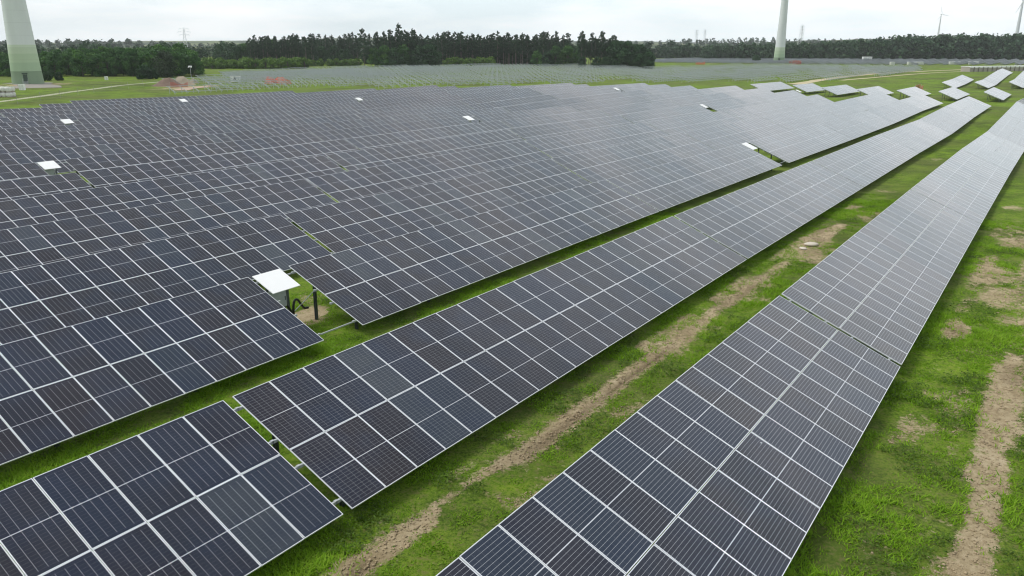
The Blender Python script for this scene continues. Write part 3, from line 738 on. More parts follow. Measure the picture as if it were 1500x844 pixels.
def frame_mesh(n, posts=False, ext=.13, rear=False):
    mb = MB(); L = n * SP - .02; nb = max(2, int(round(n / 4)) + 1)
    for s in RAILS:
        mb.bar(slope_pt(-ext, s, -.075), slope_pt(L + ext, s, -.075), .06, .075)
        for e in (-ext, L + ext): mb.bar(slope_pt(e - .035, s, -.06), slope_pt(e + .035, s, -.06), .075, .08)
    for i in range(nb):
        x = .45 + (L - .9) * i / (nb - 1)
        mb.bar(slope_pt(x, .2, -.17), slope_pt(x, 4.4, -.17), .06, .11)
        if posts:
            for s in (1.15, 3.75):
                p = slope_pt(x, s, -.2); mb.box((p.x, p.y, (p.z - .6) / 2), (.10, .10, p.z + .6), 1)
    return mb.mesh("support_frame", [STEEL, POSTM])
def post_mesh(s):
    p = slope_pt(0, s, -.2); mb = MB(); h = p.z + .5
    mb.box((0, .045, h / 2 - .5), (.11, .012, h)); mb.box((0, -.045, h / 2 - .5), (.11, .012, h)); mb.box((0, 0, h / 2 - .5), (.012, .076, h))
    return mb.mesh("post", POSTM), p
POST_B, POST_F = post_mesh(1.15), post_mesh(3.75)
CACHE = {}
def cached(fn, *a):
    k = (fn.__name__,) + a
    if k not in CACHE: CACHE[k] = fn(*a)
    return CACHE[k]
rm = random.Random(77)
def table(k, u0, n, label, detail, group='solar panel tables of the field'):
    """one table of 2 x n modules: its upper edge starts at (u0, row k)"""
    v = row_v(k); L = n * SP
    z0, z1 = [float(z) for z in ground_z(np.array([u0, u0 + L]), np.array([v, v]))]
    sl = math.atan2(z1 - z0, L); x, y = xy(u0, v)
    o = empty('solar_table', (x, y, z0), (0, -sl, ROT))
    line_glint = 'row' if k == 1 else 'mid' if k == 2 and u0 > 0 else 'col'  # painted cell-line glints chosen by how each row is viewed
    if detail == 0:
        obj('module_array', cached(array_mesh, n, (k * 7 + int(u0)) % 4, line_glint), o)
        obj('support_frame', cached(frame_mesh, n, True), o)
    else:
        for i in range(n):
            for j in range(2):
                p = slope_pt(SP * (i + .5) - .01, LP * (j + .5))
                e = Matrix.Rotation(TILT + rm.gauss(0, .004), 3, 'X') @ Matrix.Rotation(rm.gauss(0, .004), 3, 'Y')
                q = obj('solar_module', ME_LAMINATE[line_glint] if detail == 2 else ME_MODULE[line_glint], o, p, e.to_euler())
                if detail == 2: obj('frame', ME_FRAME, q)
        obj('support_frame', cached(frame_mesh, n, False), o)
        nb = max(2, int(round(n / 4)) + 1)
        for i in range(nb):
            xx = .45 + (n * SP - .92) * i / (nb - 1)
            for me, p in (POST_B, POST_F): obj('post', me, o, (xx, p.y, 0))
    return tag(o, label, 'solar table', group)

ORD = ['first', 'second', 'third', 'fourth', 'fifth', 'sixth', 'seventh', 'eighth', 'ninth', 'tenth', 'eleventh', 'twelfth', 'thirteenth', 'fourteenth', 'fifteenth', 'sixteenth', 'seventeenth', 'eighteenth']
def rowname(k): return 'the rightmost row' if k == 1 else 'the %s row from the right' % ORD[k - 1]
def seq(a, m, n=24, gap=27.92): return [(a + gap * i, n) for i in range(m)]
ROWS = {
 1: seq(-.42, 7), 2: [(-17.18, 24)] + seq(10.78, 6) + [(178.4, 5)],
 3: [(-9.5, 24)] + seq(20.2, 2, 24, 27.86) + seq(78.0, 4),
 4: seq(-.5, 7), 5: seq(9, 6), 6: [(19, 24), (47, 24), (75, 24), (103, 26)] + seq(135.4, 2),
 7: seq(2, 7), 8: [(3.2, 24)] + seq(33.3, 2) + seq(91.7, 4), 9: seq(.1, 7), 10: seq(30, 5) + [(172.4, 24)], 11: seq(11, 7),
 12: seq(22, 6), 13: [(27.2, 24)] + seq(57.3, 5), 14: seq(37, 3) + seq(123.3, 2), 15: seq(27.1, 5), 16: seq(58, 4), 17: [(69, 24)] + seq(99.1, 2), 18: seq(79, 2)}
def project(p):
    fw = Vector((0, math.cos(R(17.56)), -math.sin(R(17.56)))); up = Vector((0, math.sin(R(17.56)), math.cos(R(17.56))))
    q = Vector(p) - Vector((0, 0, CAM_Z)); d = q.dot(fw)
    if d < .5: return None
    return 750 + 1133.57 * q.x / d, 422 - 1133.57 * q.dot(up) / d
def in_view(k, u0, n):
    for i in range(41):
        for dv in (0, WIDTH_H):
            p = project(P(u0 + n * SP * i / 40, row_v(k) + dv, EDGE_H if dv == 0 else EDGE_H - DROP))
            if p and -3 < p[0] < 1503 and -3 < p[1] < 847: return True
    return False
def dist(k, u0, n):
    v = row_v(k) + 2; um = min(max(0, u0), u0 + n * SP); return math.hypot(um, v)
for k, tabs in ROWS.items():
    c = 0
    for (u0, n) in tabs:
        if not in_view(k, u0, n): continue
        dd = dist(k, u0, n); det = 2 if dd < 34 else 1 if dd < 84 else 0
        table(k, u0, n, 'solar panel table, %s from the near end of %s' % (ORD[c], rowname(k)), det)
        c += 1
for (k, u0, n) in [(2, 216, 24), (3, 214, 24), (4, 214, 24), (5, 213.5, 24), (6, 216, 24), (7, 222, 18), (8, 214.5, 24)]:
    table(k, u0, n, 'lone pale table past the end of %s' % rowname(k).replace('row from the right', 'row'), 0, 'separate tables past the row ends')
for (k, lst) in {4: [(295, 24), (323.4, 24)], 3: [(297, 24), (325.4, 24), (353.5, 24), (381.6, 24)], 2: [(301, 24), (329.4, 24), (357.5, 24)]}.items():
    for i, (u0, n) in enumerate(lst):
        table(k, u0, n, 'pale table before the white pallets, %s one of %s' % (ORD[i], {2: 'the right line', 3: 'the middle line', 4: 'the left line'}[k]), 0, 'pale tables before the white pallets')
# ------------------------------------------------------------------ bare mounting racks of the next field
RACKM = plain("new_galvanised_steel", (.44, .48, .51), .5, .25, .15, 9)
def rack_mesh(rails=(.4, 1.7, 2.9, 4.2)):
    mb = MB(); L = 27.4
    for s in rails: mb.bar(slope_pt(0, s, -.05), slope_pt(L, s, -.05), .12, .14)
    for i in range(8):
        x = .6 + (L - 1.2) * i / 7
        mb.bar(slope_pt(x, .05, -.17), slope_pt(x, 4.55, -.17), .10, .13)
        for s in (1.15, 3.75):
            p = slope_pt(x, s, -.2); mb.box((p.x, p.y, (p.z - .5) / 2), (.11, .11, p.z + .5))
        a = slope_pt(x, 3.75, -.2); b = slope_pt(x, 1.9, -.2); mb.bar((a.x, a.y, .35), b, .05)
    return mb.mesh("mounting_rack", RACKM)
POLY = [(275, 134), (283, 128), (300, 112), (380, 106.5), (450, 103.5), (560, 100), (700, 97), (880, 98), (960, 101), (1100, 97), (1200, 97), (1350, 99), (1357, 101.5), (1290, 110), (1230, 118), (1150, 119.5), (1080, 117.5), (960, 120.5), (850, 122), (640, 125), (520, 129), (430, 130), (400, 134)]
def inside(p):
    c = False; j = len(POLY) - 1
    for i in range(len(POLY)):
        (x1, y1), (x2, y2) = POLY[i], POLY[j]
        if (y1 > p[1]) != (y2 > p[1]) and p[0] < (x2 - x1) * (p[1] - y1) / (y2 - y1) + x1: c = not c
        j = i
    return c
RACKS = [rack_mesh(), rack_mesh(), rack_mesh((.4, 4.2)), rack_mesh(())]; n_rack = 0; rk = random.Random(12)
for k in range(6, 46):
    v = row_v(k)
    for j in range(0, 16):
        u0 = 118 + 28.4 * j + (k * 5.3) % 14
        if any(u0 < a + 29 and u0 + 28 > a - 2 for a, n in ROWS.get(k, [])) or (k in (6, 7, 8) and u0 < 246): continue
        pm = project(P(u0 + 13.7, v + 2, .4))
        if not pm or not inside(pm): continue
        q = rk.random()
        if q < .07: continue
        kind = RACKS[0 if q < .62 else 1 if q < .7 else 2 if q < .86 else 3]
        z0, z1 = [float(z) for z in ground_z(np.array([u0, u0 + 27.4]), np.array([v, v]))]
        o = obj('mounting_rack', kind, None, (*xy(u0, v), z0), (0, -math.atan2(z1 - z0, 27.4), ROT))
        tag(o, {0: 'bare galvanised rack with all its rails in the field before the pine wood', 1: 'bare galvanised rack with all its rails in the field before the pine wood', 2: 'bare galvanised rack with only two rails in the field before the pine wood', 3: 'bare galvanised posts and rafters without rails before the pine wood'}[RACKS.index(kind)], 'mounting rack', 'bare mounting racks'); n_rack += 1
# the far field, seen as a grey band before the forest: racks of the near edge each by itself, the rest as one mass
FARM = plain("weathered_galvanised_steel", (.33, .36, .40), .6, .2, .15, 9)
def far_rack_mesh(name):
    mb = MB(); L = 27.4
    for s in (.15, .75, 1.35, 1.95, 2.55, 3.15, 3.75, 4.35): mb.bar(slope_pt(0, s, -.05), slope_pt(L, s, -.05), .30, .10)
    for i in range(8):
        x = .6 + (L - 1.2) * i / 7; mb.bar(slope_pt(x, .05, -.17), slope_pt(x, 4.55, -.17), .12, .16)
        for s in (1.15, 3.75):
            p = slope_pt(x, s, -.2); mb.box((p.x, p.y, (p.z - .5) / 2), (.14, .14, p.z + .5))
    return mb
def far_matrix(k, u0):
    v = row_v(k); z0, z1 = [float(z) for z in ground_z(np.array([u0, u0 + 27.4]), np.array([v, v]))]
    return Matrix.Translation((*xy(u0, v), z0)) @ Matrix.Rotation(ROT, 4, 'Z') @ Matrix.Rotation(-math.atan2(z1 - z0, 27.4), 4, 'Y')
FR = far_rack_mesh("rack"); FRM = FR.mesh("mounting_rack", FARM); VV, FF = [], []
base_v = np.c_[np.array(FR.v), np.ones(len(FR.v))]; base_f = np.array(FR.f)
for i in range(32):
    k = 4 + i; u0 = 655 - .15 * abs(row_v(k)) + (6 if i % 3 else 0)
    o = obj('mounting_rack', FRM); o.matrix_world = far_matrix(k, u0)
    tag(o, 'grey rack at the near edge of the far field before the long forest', 'mounting rack', 'racks along the edge of the far field')
    for j in range(1, 7):
        M = np.array(far_matrix(k, u0 + 28.03 * j)); FF.append(base_f + len(base_v) * len(VV)); VV.append((base_v @ M.T)[:, :3])
me = np_mesh("far_solar_field", np.concatenate(VV), np.concatenate(FF), FARM)
tag(obj("far_solar_field", me), 'grey band of rack rows filling the far field before the long forest', 'solar field', kind='stuff')

# ------------------------------------------------------------------ inverter stations in the gaps of the rows
def make_inverter():
    """white cover sheet in the table plane, cabinet on two posts, black hoses"""
    o = empty('inverter_station', (0, 0, 0))
    mb = MB(); c = slope_pt(.70, .72, .01); mb.box(c, (1.36, 1.32, .03), 0, QT)
    for s in (.2, 1.2): mb.box(slope_pt(.70, s, -.04), (1.3, .05, .06), 1, QT)
    obj('cover_sheet', mb.mesh("cover_sheet", [WHITE, STEEL]), o)
    mb = MB(); mb.box((.62, -.62, 1.30), (.78, .36, .74)); mb.box((.62, -.62, 1.685), (.82, .40, .03))
    for z in (1.02, 1.14, 1.26, 1.38, 1.50): mb.box((.62, -.806, z), (.62, .012, .03), 1)
    cb = obj('cabinet', mb.mesh("cabinet", [CABM, STEEL]), o)
    mb = MB(); mb.box((.95, -.81, 1.28), (.04, .03, .16)); obj('handle', mb.mesh("handle", POSTM), cb)
    for x in (.24, 1.22):
        mb = MB(); mb.box((0, 0, .85), (.09, .09, 2.3)); obj('post', mb.mesh("post", POSTM), o, (x, -.62, 0))
    hoses = [[(.95, -.7, .9), (1.02, -.75, .4), (1.05, -.8, -.1)], [(1.05, -.7, .95), (1.25, -.8, .5), (1.3, -.85, -.1)],
             [(1.3, -.8, .1), (1.32, -.8, .75), (1.45, -.75, 1.02), (1.65, -.7, .98), (1.85, -.65, .72), (2.05, -.6, .5), (2.25, -.6, .46)]]
    for h in hoses:
        pts = [Vector(p) for p in h]; fine = []
        for i in range(len(pts) - 1):
            p0, p1, p2, p3 = pts[max(i - 1, 0)], pts[i], pts[i + 1], pts[min(i + 2, len(pts) - 1)]
            for q in range(6):
                t = q / 6; fine.append(.5 * ((2 * p1) + (p2 - p0) * t + (2 * p0 - 5 * p1 + 4 * p2 - p3) * t * t + (3 * p1 - p0 - 3 * p2 + p3) * t ** 3))
        fine.append(pts[-1]); mb = MB(); mb.tube(fine, .05, 8); obj('hose', mb.mesh("hose", HOSE, True), o)
    # rails that carry on across the gap
    mb = MB()
    for s in (RAILS[0], RAILS[3]): mb.bar(slope_pt(-.1, s, -.09), slope_pt(2.4, s, -.09), .045, .05)
    mb.bar((1.25, -.6, .35), (2.3, -1.1, 1.35), .03)
    obj('rail', mb.mesh("rail", STEEL), o)
    return o
INV = [(3, 18.32, 'white covered inverter station in the large gap of the third row, black hoses below'),
       (8, 31.0, 'white covered inverter station in the eighth row, at the left of the field'),
       (13, 55.0, 'white inverter cover in the thirteenth row, left and before the striped tower'),
       (17, 96.9, 'small white inverter cover in the last rows by the earth mounds'),
       (14, 121.0, 'small white inverter cover in the far rows below the tallest pine'),
       (8, 89.3, 'white inverter cover with dark posts in the middle of the field'),
       (10, 170.0, 'small white inverter cover near the far edge below the thin pines'),
       (6, 133.2, 'narrow white inverter cover beside a dark gap in the sixth row'),
       (3, 75.8, 'narrow white inverter cover beside the long gap of the third row'),
       (6, 192.0, 'white inverter cover in the far gap before the lone tables')]
inv = make_inverter()
for i, (k, u, lab) in enumerate(INV):
    o = inv if i == 0 else copy_tree(inv)
    v = row_v(k); x, y = xy(u, v); o.location = (x, y, gz(u, v)); o.rotation_euler = (0, 0, ROT)
    tag(o, lab, 'inverter station', 'inverter stations in the field')

# ------------------------------------------------------------------ wind turbines
def mat_tower():
    m, n, l, b = nt("tower_paint")
    tc = n.new("ShaderNodeTexCoord"); sx = n.new("ShaderNodeSeparateXYZ"); l.new(tc.outputs["Object"], sx.inputs[0])
    r = n.new("ShaderNodeValToRGB"); cr = r.color_ramp; cr.interpolation = 'CONSTANT'
    f = math_node(n, l, 'DIVIDE', sx.outputs[2], 16.0)
    st = [(0, (.23, .325, .21)), (.262, (.40, .54, .36)), (.44, (.47, .60, .41)), (.62, (.55, .66, .49)), (.74, (.62, .72, .57)), (.80, (.76, .81, .81))]
    cr.elements[0].color = (*st[0][1], 1); cr.elements[1].position = st[-1][0]; cr.elements[1].color = (*st[-1][1], 1)
    for p, c in st[1:-1]:
        e = cr.elements.new(p); e.color = (*c, 1)
    l.new(f, r.inputs[0])
    nz = n.new("ShaderNodeTexNoise"); nz.inputs["Scale"].default_value = .35; nz.inputs["Detail"].default_value = 5
    mp = n.new("ShaderNodeMapping"); mp.inputs["Scale"].default_value = (1, 1, .15); l.new(tc.outputs["Object"], mp.inputs[0]); l.new(mp.outputs[0], nz.inputs["Vector"])
    mx = n.new("ShaderNodeMixRGB"); mx.blend_type = 'MULTIPLY'; mx.inputs[0].default_value = .25
    l.new(r.outputs[0], mx.inputs[1]); l.new(nz.outputs["Fac"], mx.inputs[2])
    # joints between the precast rings
    ring = math_node(n, l, 'FRACT', math_node(n, l, 'DIVIDE', sx.outputs[2], 3.95))
    jl = math_node(n, l, 'LESS_THAN', ring, .018)
    m2 = n.new("ShaderNodeMixRGB"); m2.blend_type = 'MULTIPLY'; m2.inputs[2].default_value = (.8, .8, .8, 1); l.new(jl, m2.inputs[0]); l.new(mx.outputs[0], m2.inputs[1])
    l.new(m2.outputs[0], b.inputs["Base Color"]); b.inputs["Roughness"].default_value = .55
    return m
TOWER = mat_tower()
TURB = plain("turbine_white", (.84, .86, .87), .4, 0, .03)
def lathe(mb, prof, n=40, mi=0):
    k0 = len(mb.v)
    for r, z in prof:
        for j in range(n):
            t = 2 * math.pi * j / n; mb.v.append((r * math.cos(t), r * math.sin(t), z))
    for i in range(len(prof) - 1):
        for j in range(n):
            mb.f.append((k0 + i * n + j, k0 + i * n + (j + 1) % n, k0 + (i + 1) * n + (j + 1) % n, k0 + (i + 1) * n + j)); mb.m.append(mi)
def turbine(x, y, yaw, spin, label, group, door_ang):
    o = empty('wind_turbine', (x, y, gxy(x, y)), (0, 0, 0))
    if 'tower' not in CACHE:
        mb = MB(); lathe(mb, [(4.95, -.6), (4.85, 0), (4.6, 4), (4.2, 12), (3.85, 20), (3.42, 30), (3.1, 42), (2.78, 58), (2.2, 78), (1.55, 96)]); CACHE['tower'] = mb.mesh("tower", TOWER, True)
        mb = MB(); mb.box((0, -.02, 1.9), (1.25, .25, 2.6)); mb.box((0, -.10, 3.5), (1.7, .7, .35)); CACHE['door'] = mb.mesh("door", plain("dark_green_door", (.03, .06, .04), .5))
        mb = MB()
        for i in range(6): mb.box((.2 * 0 + 0, -.3 - .28 * i, .95 - .17 * i), (1.5, .30, .06))
        for s in (-.75, .75): mb.bar((s, -.3, 1.9), (s, -2.0, .9), .05); mb.bar((s, -2.0, .0), (s, -2.0, .95), .05)
        CACHE['stairs'] = mb.mesh("stairs", STEEL)
        mb = MB(); mb.tube([(0, 3.6, 0), (0, 2.6, 0), (0, 0, 0), (0, -2.6, 0), (0, -3.4, 0)], [1.1, 2.2, 2.6, 2.2, 1.5], 20); CACHE['nacelle'] = mb.mesh("nacelle", TURB, True)
        mb = MB(); mb.tube([(0, 0, 0), (0, -1.2, 0), (0, -2.4, 0), (0, -3.2, 0)], [1.5, 1.55, 1.0, .2], 16); CACHE['hub'] = mb.mesh("hub", TURB, True)
        mb = MB(); st = [(1.0, 1.0, .9), (3, 1.2, 1.0), (8, 2.6, .55), (16, 2.0, .4), (26, 1.4, .28), (34, .8, .16), (38, .12, .06)]
        for r, ch, th in st: mb.v += [(-ch * .35, -th / 2, r), (ch * .1, -th * .7, r), (ch * .65, 0, r), (ch * .1, th * .7, r), (-ch * .35, th / 2, r)]
        for i in range(len(st) - 1):
            for j in range(5): mb.f.append((i * 5 + j, i * 5 + (j + 1) % 5, i * 5 + 5 + (j + 1) % 5, i * 5 + 5 + j)); mb.m.append(0)
        CACHE['blade'] = mb.mesh("blade", TURB, True)
    obj('tower', CACHE['tower'], o)
    d = obj('door', CACHE['door'], o, (4.72 * math.sin(door_ang), -4.72 * math.cos(door_ang), 0), (R(-4), 0, door_ang))
    obj('stairs', CACHE['stairs'], o, (4.85 * math.sin(door_ang), -4.85 * math.cos(door_ang), 0), (0, 0, door_ang))
    obj('nacelle', CACHE['nacelle'], o, (0, 0, 98), (0, 0, yaw))
    hp = Vector((math.sin(yaw) * 3.4, -math.cos(yaw) * 3.4, 98)); obj('hub', CACHE['hub'], o, hp, (0, 0, yaw))
    hp2 = Vector((math.sin(yaw) * 4.8, -math.cos(yaw) * 4.8, 98))
    for i in range(3):
        M = Matrix.Rotation(yaw, 3, 'Z') @ Matrix.Rotation(spin + i * 2 * math.pi / 3, 3, 'Y')
        obj('blade', CACHE['blade'], o, hp2, M.to_euler())
    return tag(o, label, 'wind turbine', group)
turbine(at_px(42.5, 275), 275, R(-30), .5, 'wind turbine tower with green striped base on the meadow by the left wood', 'wind turbines', R(24))
turbine(at_px(1141, 705), 705, R(15), .2, 'wind turbine tower with green striped base before the far forest', 'wind turbines', R(-18))
turbine(at_px(1485, 1690), 1690, R(20), R(-25), 'distant wind turbine cut by the right edge, its rotor above the forest', 'wind turbines', 0)
turbine(at_px(1371.5, 3500), 3500, R(15), R(-20), 'tiny wind turbine far away above the forest', 'wind turbines', 0)

# ------------------------------------------------------------------ power pylons on the horizon
PYL = plain("pylon_steel", (.70, .73, .75), .6, .2, .05)
def pylon(x, y, h, wide, label):
    mb = MB(); w = h * .10
    for sx in (-1, 1):
        for sy in (-1, 1): mb.bar((sx * w, sy * w, -2), (sx * w * .18, sy * w * .18, h), h * .008)
    q = 9
    for i in range(q):
        for s in (-1, 1):
            f0, f1 = 1 - .82 * i / q, 1 - .82 * (i + 1) / q
            mb.bar((-w * f0 * s, s * w * f0, h * i / q), (w * f1 * s, s * w * f1, h * (i + 1) / q), h * .006)
            mb.bar((w * f0, s * w * f0, h * i / q), (w * f1, -s * w * f1, h * (i + 1) / q), h * .006)
    for z, l_ in ((.98, 1.0), (.84, 1.3), (.70, 1.0)):
        mb.bar((-wide * l_, 0, h * z), (wide * l_, 0, h * z), h * .009)
        for s in (-1, 1): mb.bar((s * wide * l_, 0, h * z), (0, 0, h * (z + .06)), h * .006); mb.bar((s * wide * l_, 0, h * z), (s * wide * l_, 0, h * (z - .06)), h * .008)
    o = obj('power_pylon', mb.mesh("power_pylon", PYL), None, (x, y, gxy(x, y)), (0, 0, .3))
    tag(o, label, 'pylon', 'power pylons on the horizon')
pylon(at_px(273, 1500), 1500, 38, 8.5, 'faint wide armed power pylon above the left woods')
pylon(at_px(1171.5, 1500), 1500, 44, 4, 'faint slim power pylon right of the far striped tower')
pylon(at_px(1019, 2400), 2400, 42, 6, 'very faint power pylon left one of the pair beyond the right end of the pines')
pylon(at_px(1031, 2500), 2500, 42, 6, 'very faint power pylon right one of the pair beyond the right end of the pines')

# ------------------------------------------------------------------ works on the left: mounds, netting, hut, bags, fence
def mound(name, label, x, y, rx, ry, h, mat, seed, top2=0.0):
    n, k = 26, 48; nz = Noise(seed); V = []
    for i in range(n + 1):
        r = i / n
        for j in range(k):
            t = 2 * math.pi * j / k; px, py = math.cos(t) * r, math.sin(t) * r
            hh = float((1 - sm(0, 1, r)) * (.75 + .5 * nz.fbm(px * 2.2 + 5, py * 2.2 + 5, 3)) * h * (1 + top2 * px) + .12 * (nz(px * 9, py * 9) - .5) * (1 - r))
            X, Y = x + px * rx, y + py * ry; V.append((X, Y, gxy(X, Y) - .06 + hh))
    F = [(i * k + j, (i + 1) * k + j, (i + 1) * k + (j + 1) % k, i * k + (j + 1) % k) for i in range(n) for j in range(k)]
    tag(obj(name, np_mesh(name, V, F, mat, None, True)), label, 'heap')
EARTH = plain("brown_earth", (.20, .14, .11), .95, 0, .35, .9, .6)
SAND = plain("pale_sand", (.36, .30, .23), .95, 0, .2, .8, .4)
mound('earth_mound', 'brown heap of earth beside the gravel path at the edge of the field', at_px(247, 266), 266, 6.0, 4.5, 2.9, EARTH, 41)
mound('sand_mound', 'pale heap of sand behind the brown earth heap', at_px(268, 276), 276, 5.0, 3.6, 2.9, SAND, 42)
mound('sand_mound', 'small pale heap of sand beside the camera mast', at_px(284.5, 286), 286, 1.8, 1.8, 1.9, SAND, 43)
ORANGE = plain("orange_net", (.80, .17, .10), .7, 0, .2, 3)
REDNET = plain("faded_red_net", (.46, .15, .12), .8, 0, .25, 2)
def netting(label, pts, h, mat, seed):
    """a slack barrier net on little posts"""
    o = empty('barrier_net', (*pts[0], gxy(*pts[0]))); b = Vector(o.location); rs = random.Random(seed); mb = MB(); P_ = []
    for a, c in zip(pts[:-1], pts[1:]):
        k = max(2, int(math.dist(a, c) / 1.5))
        P_ += [(a[0] + (c[0] - a[0]) * i / k, a[1] + (c[1] - a[1]) * i / k) for i in range(k)]
    P_.append(pts[-1]); sag = [rs.uniform(.55, 1.1) * h for _ in P_]; rowsn = 7
    for i in range(len(P_) - 1):
        for q in range(rowsn):
            z0, z1 = q / rowsn, (q + .72) / rowsn
            A_, B_ = Vector((*P_[i], gxy(*P_[i]))) - b, Vector((*P_[i + 1], gxy(*P_[i + 1]))) - b
            mb.quad([A_ + Vector((0, 0, sag[i] * z0 + .05)), B_ + Vector((0, 0, sag[i + 1] * z0 + .05)), B_ + Vector((0, 0, sag[i + 1] * z1 + .05)), A_ + Vector((0, 0, sag[i] * z1 + .05))])
    obj('net', mb.mesh("net", mat), o)
    for i in range(0, len(P_), 3):
        m2 = MB(); p = Vector((*P_[i], gxy(*P_[i]))) - b; m2.tube([(0, 0, -.3), (0, 0, h * 1.15)], .035, 6); obj('post', m2.mesh("post", STEEL), o, p)
    tag(o, label, 'barrier net', 'barrier nets on the works')
netting('orange barrier net sagging among the bare racks at left', [(at_px(388, 283), 283), (at_px(397, 280), 280), (at_px(405, 287), 287), (at_px(412, 280), 280), (at_px(427, 283), 283)], 2.0, ORANGE, 1)
netting('orange barrier net sagging among the bare racks at left, second line', [(at_px(391, 291), 291), (at_px(401, 296), 296), (at_px(418, 290), 290)], 2.2, ORANGE, 6)
netting('faded red net lying at the foot of the earth heap', [(at_px(250, 257), 257), (at_px(262, 258), 258), (at_px(276, 262), 262)], 1.5, REDNET, 2)
netting('orange barrier net right of the far striped tower', [(at_px(1156, 640), 640), (at_px(1164, 650), 650), (at_px(1174, 625), 625), (at_px(1160, 610), 610)], 3.0, REDNET, 3)
netting('orange barrier net on the brown strip before the far field', [(at_px(1019, 600), 600), (at_px(1033, 606), 606)], 2.2, ORANGE, 4)
netting('red net on the ground behind the lone pale tables', [(at_px(1340, 262), 262), (at_px(1346, 268), 268), (at_px(1352, 262), 262)], 1.3, REDNET, 5)

def hut():
    x, y = at_px(344.5, 296), 296
    o = empty('site_hut', (x, y, gxy(x, y)), (0, 0, .12))
    mb = MB(); mb.box((0, 1.1, 1.0), (3.4, 2.2, 2.0)); obj('wall', mb.mesh("wall", WHITE), o)
    mb = MB(); mb.box((0, 1.1, 2.06), (3.7, 2.5, .12)); obj('roof', mb.mesh("roof", plain("light_grey_roof", (.62, .63, .62), .6)), o)
    mb = MB(); mb.box((.1, -.02, 1.25), (.85, .06, .8)); obj('window', mb.mesh("window", plain("dark_window", (.06, .07, .07), .2)), o)
    tag(o, 'small white site hut with a dark window among the bare racks', 'hut')
hut()
BAG = plain("white_woven_bag", (.70, .70, .68), .8, 0, .1, 3, .3)
def bag_mesh(seed):
    rs = random.Random(seed); mb = MB(); n = 5
    pr = [(.46, 0), (.60, .25), (.62, .6), (.58, .95), (.50, 1.12), (.15, 1.16)]
    k0 = 0
    for r, z in pr:
        for j in range(16):
            t = 2 * math.pi * j / 16; s = 1 / max(abs(math.cos(t)), abs(math.sin(t))) ** .72; w = r * s * (1 + rs.uniform(-.03, .03)); mb.v.append((w * math.cos(t), w * math.sin(t), z + rs.uniform(-.02, .02)))
    for i in range(len(pr) - 1):
        for j in range(16): mb.f.append((i * 16 + j, i * 16 + (j + 1) % 16, i * 16 + 16 + (j + 1) % 16, i * 16 + 16 + j)); mb.m.append(0)
    mb.f.append(tuple(range(80, 96))); mb.m.append(0)
    return mb.mesh("bulk_bag", BAG, True)
BAGS = [bag_mesh(i) for i in range(3)]; PAL = MB(); PAL.box((0, 0, .06), (1.15, 1.15, .11)); PALM = PAL.mesh("pallet", plain("pallet_wood", (.24, .18, .12), .9))
for lay in range(2):
    for i in range(7):
        for j in range(2):
            x, y = at_px(-26 + 6.9 * i, 204) + .05 * (i % 2), 204 + 1.35 * j
            o = empty('bulk_bag', (x, y, gxy(x, y) + 1.30 * lay), (0, 0, .06 * ((i * 7 + j * 3) % 5 - 2)))
            obj('bag', BAGS[(i + j + lay) % 3], o, (0, 0, .115)); obj('pallet', PALM, o)
            tag(o, 'white bulk bag in the %s layer, %s row, of the stack at the left edge' % (('lower', 'upper')[lay], ('front', 'back')[j]), 'bulk bag', 'white bulk bags stacked by the path')
def box_thing(name, label, cat, x, y, w, d, h, mat, group=None, rz=0.0):
    o = empty(name, (x, y, gxy(x, y)), (0, 0, rz)); mb = MB(); mb.box((0, 0, h / 2), (w, d, h)); obj('body', mb.mesh("body", mat), o)
    mb = MB(); mb.box((0, 0, h + .05), (w + .15, d + .15, .1)); obj('roof', mb.mesh("roof", WHITE), o)
    mb = MB()
    for s in (-.25, .25): mb.box((w * s, -d / 2 - .01, h * .5), (w * .42, .03, h * .8))
    obj('door', mb.mesh("door", plain("cabinet_door", (.70, .71, .70), .5)), o)
    return tag(o, label, cat, group)
box_thing('electrical_cabinet', 'white electrical cabinet in front of the green striped tower', 'cabinet', at_px(34, 236), 236, 1.5, .9, 1.6, WHITE)
box_thing('electrical_cabinet', 'small white cabinet standing alone on the meadow', 'cabinet', at_px(156.5, 308), 308, 1.0, .8, 1.2, WHITE)
for px_, w_, lab in ((1307, 3.0, 'first from the left'), (1336, 6.5, 'second from the left, long'), (1348, 4.5, 'third from the left'), (1398, 7.5, 'fourth from the left, longest'), (1426, 6.5, 'fifth from the left')):
    box_thing('transformer_kiosk', 'pale transformer kiosk along the far solar field, ' + lab, 'kiosk', at_px(px_, 596), 596, w_, 2.4, 2.0, plain("kiosk_paint", (.62, .64, .58), .6), 'transformer kiosks by the far field')
box_thing('storage_container', 'white container standing before the forest above the far solar field', 'container', at_px(1270, 770), 770, 8.5, 3, 3.6, WHITE)
def mast(x, y):
    o = empty('camera_mast', (x, y, gxy(x, y))); mb = MB(); mb.tube([(0, 0, 0), (0, 0, 5.4)], .07, 8); obj('pole', mb.mesh("pole", STEEL), o)
    mb = MB(); mb.box((0, 0, 5.65), (1.1, .5, .5)); mb.box((-.5, -.3, 5.4), (.3, .5, .25)); mb.box((.5, -.3, 5.4), (.3, .5, .25)); obj('head', mb.mesh("head", WHITE), o)
    mb = MB(); mb.box((0, 0, .4), (1.4, 1.0, .8)); obj('base', mb.mesh("base", plain("concrete", (.4, .4, .38), .9)), o)
    tag(o, 'thin mast with a white head behind the sand heap', 'mast')
mast(at_px(281.5, 290), 290)
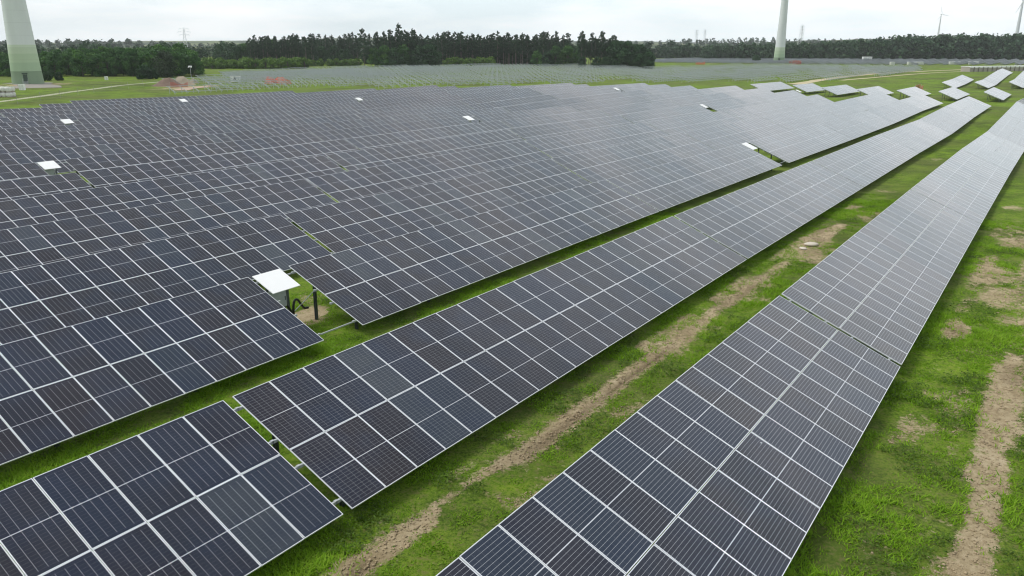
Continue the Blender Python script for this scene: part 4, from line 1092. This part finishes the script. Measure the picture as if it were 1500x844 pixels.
def fence(pts, label):
    o = empty('wire_fence', (*xy(*pts[0]), gz(*pts[0]))); b = Vector(o.location); T = []
    for a, c in zip(pts[:-1], pts[1:]):
        k = max(1, int(math.dist(a, c) / 9.0)); T += [(a[0] + (c[0] - a[0]) * i / k, a[1] + (c[1] - a[1]) * i / k) for i in range(k)]
    T.append(pts[-1]); T = [P(*t) - b for t in T]
    mp = MB(); mp.box((0, 0, .95), (.06, .06, 2.3)); ME = mp.mesh("post", plain("fence_post", (.34, .34, .30), .7))
    for t in T: obj('post', ME, o, t)
    mb = MB()
    for p, q in zip(T[:-1], T[1:]):
        for z in [.1 + .16 * i for i in range(12)]: mb.bar(p + Vector((0, 0, z)), q + Vector((0, 0, z)), .012)
        for i in range(1, 12):
            m_ = p.lerp(q, i / 12); mb.bar(m_ + Vector((0, 0, .1)), m_ + Vector((0, 0, 1.9)), .012)
    obj('wire_mesh', mb.mesh("wire_mesh", plain("green_wire", (.12, .15, .12), .6)), o)
    tag(o, label, 'fence')
fence([(60, -178), (92, -203), (117, -226), (143, -245), (158, -254)], 'thin wire mesh fence between the panel rows and the gravel path')

# ------------------------------------------------------------------ white wrapped pallets at the far right
def pallet_proto():
    o = empty('wrapped_pallet', (0, 0, 0))
    mb = MB(); mb.box((0, 0, 1.28), (1.9, 2.3, 2.3)); mb.box((0, 0, .07), (1.95, 2.35, .12)); obj('carton', mb.mesh("carton", plain("greyish_carton", (.36, .33, .29), .8)), o)
    mb = MB(); mb.box((0, 0, 2.50), (2.25, 2.5, .14)); mb.box((0, -1.16, 2.2), (1.95, .03, .5)); obj('cover', mb.mesh("cover", WHITE), o)
    return o
pp = pallet_proto(); c_ = 0
for j in range(3):
    for i in range(19):
        o = pp if c_ == 0 else copy_tree(pp); c_ += 1
        x, y = at_px(1419, 396) + 2.42 * i + 1.0, 397 + 2.7 * j + .32 * i; o.location = (x, y, gxy(x, y)); o.rotation_euler = (0, 0, .13)
        tag(o, 'white covered pallet in the %s line of the long stack at far right' % ('front', 'middle', 'back')[j], 'pallet', 'white covered pallets')

# ------------------------------------------------------------------ stones in the aisle
def rock(u, v, s, label, seed):
    rs = np.random.RandomState(seed); V, F = [], []
    n, k = 7, 12
    for i in range(n + 1):
        for j in range(k):
            a, b = math.pi * i / n, 2 * math.pi * j / k; q = 1 + rs.uniform(-.1, .1)
            V.append((s * q * math.sin(a) * math.cos(b), s * .75 * q * math.sin(a) * math.sin(b), s * .28 * q * math.cos(a)))
    F = [(i * k + j, (i + 1) * k + j, (i + 1) * k + (j + 1) % k, i * k + (j + 1) % k) for i in range(n) for j in range(k)]
    o = obj('stone', np_mesh("stone", V, F, plain("pale_stone", (.62, .56, .48), .9, 0, .15, 4)), None, P(u, v, s * .12), (0, 0, seed)); tag(o, label, 'stone')
rock(45.8, -10.75, .42, 'flat pale stone on the bare soil between the two right rows', 3)
rock(44.6, -10.9, .25, 'smaller pale stone just before the flat stone on the bare soil', 5)

# ------------------------------------------------------------------ thin haze over the land
def haze():
    m = bpy.data.materials.new("haze_air"); m.use_nodes = True; n, l = m.node_tree.nodes, m.node_tree.links; n.clear()
    o = n.new("ShaderNodeOutputMaterial"); v = n.new("ShaderNodeVolumePrincipled"); l.new(v.outputs[0], o.inputs["Volume"])
    v.inputs["Color"].default_value = (.95, .985, 1.0, 1); v.inputs["Density"].default_value = .00011
    mb = MB(); mb.box((0, 0, 55), (11600, 11600, 190)); h = obj("haze", mb.mesh("haze", m)); tag(h, kind='stuff')
if HAZE: haze()
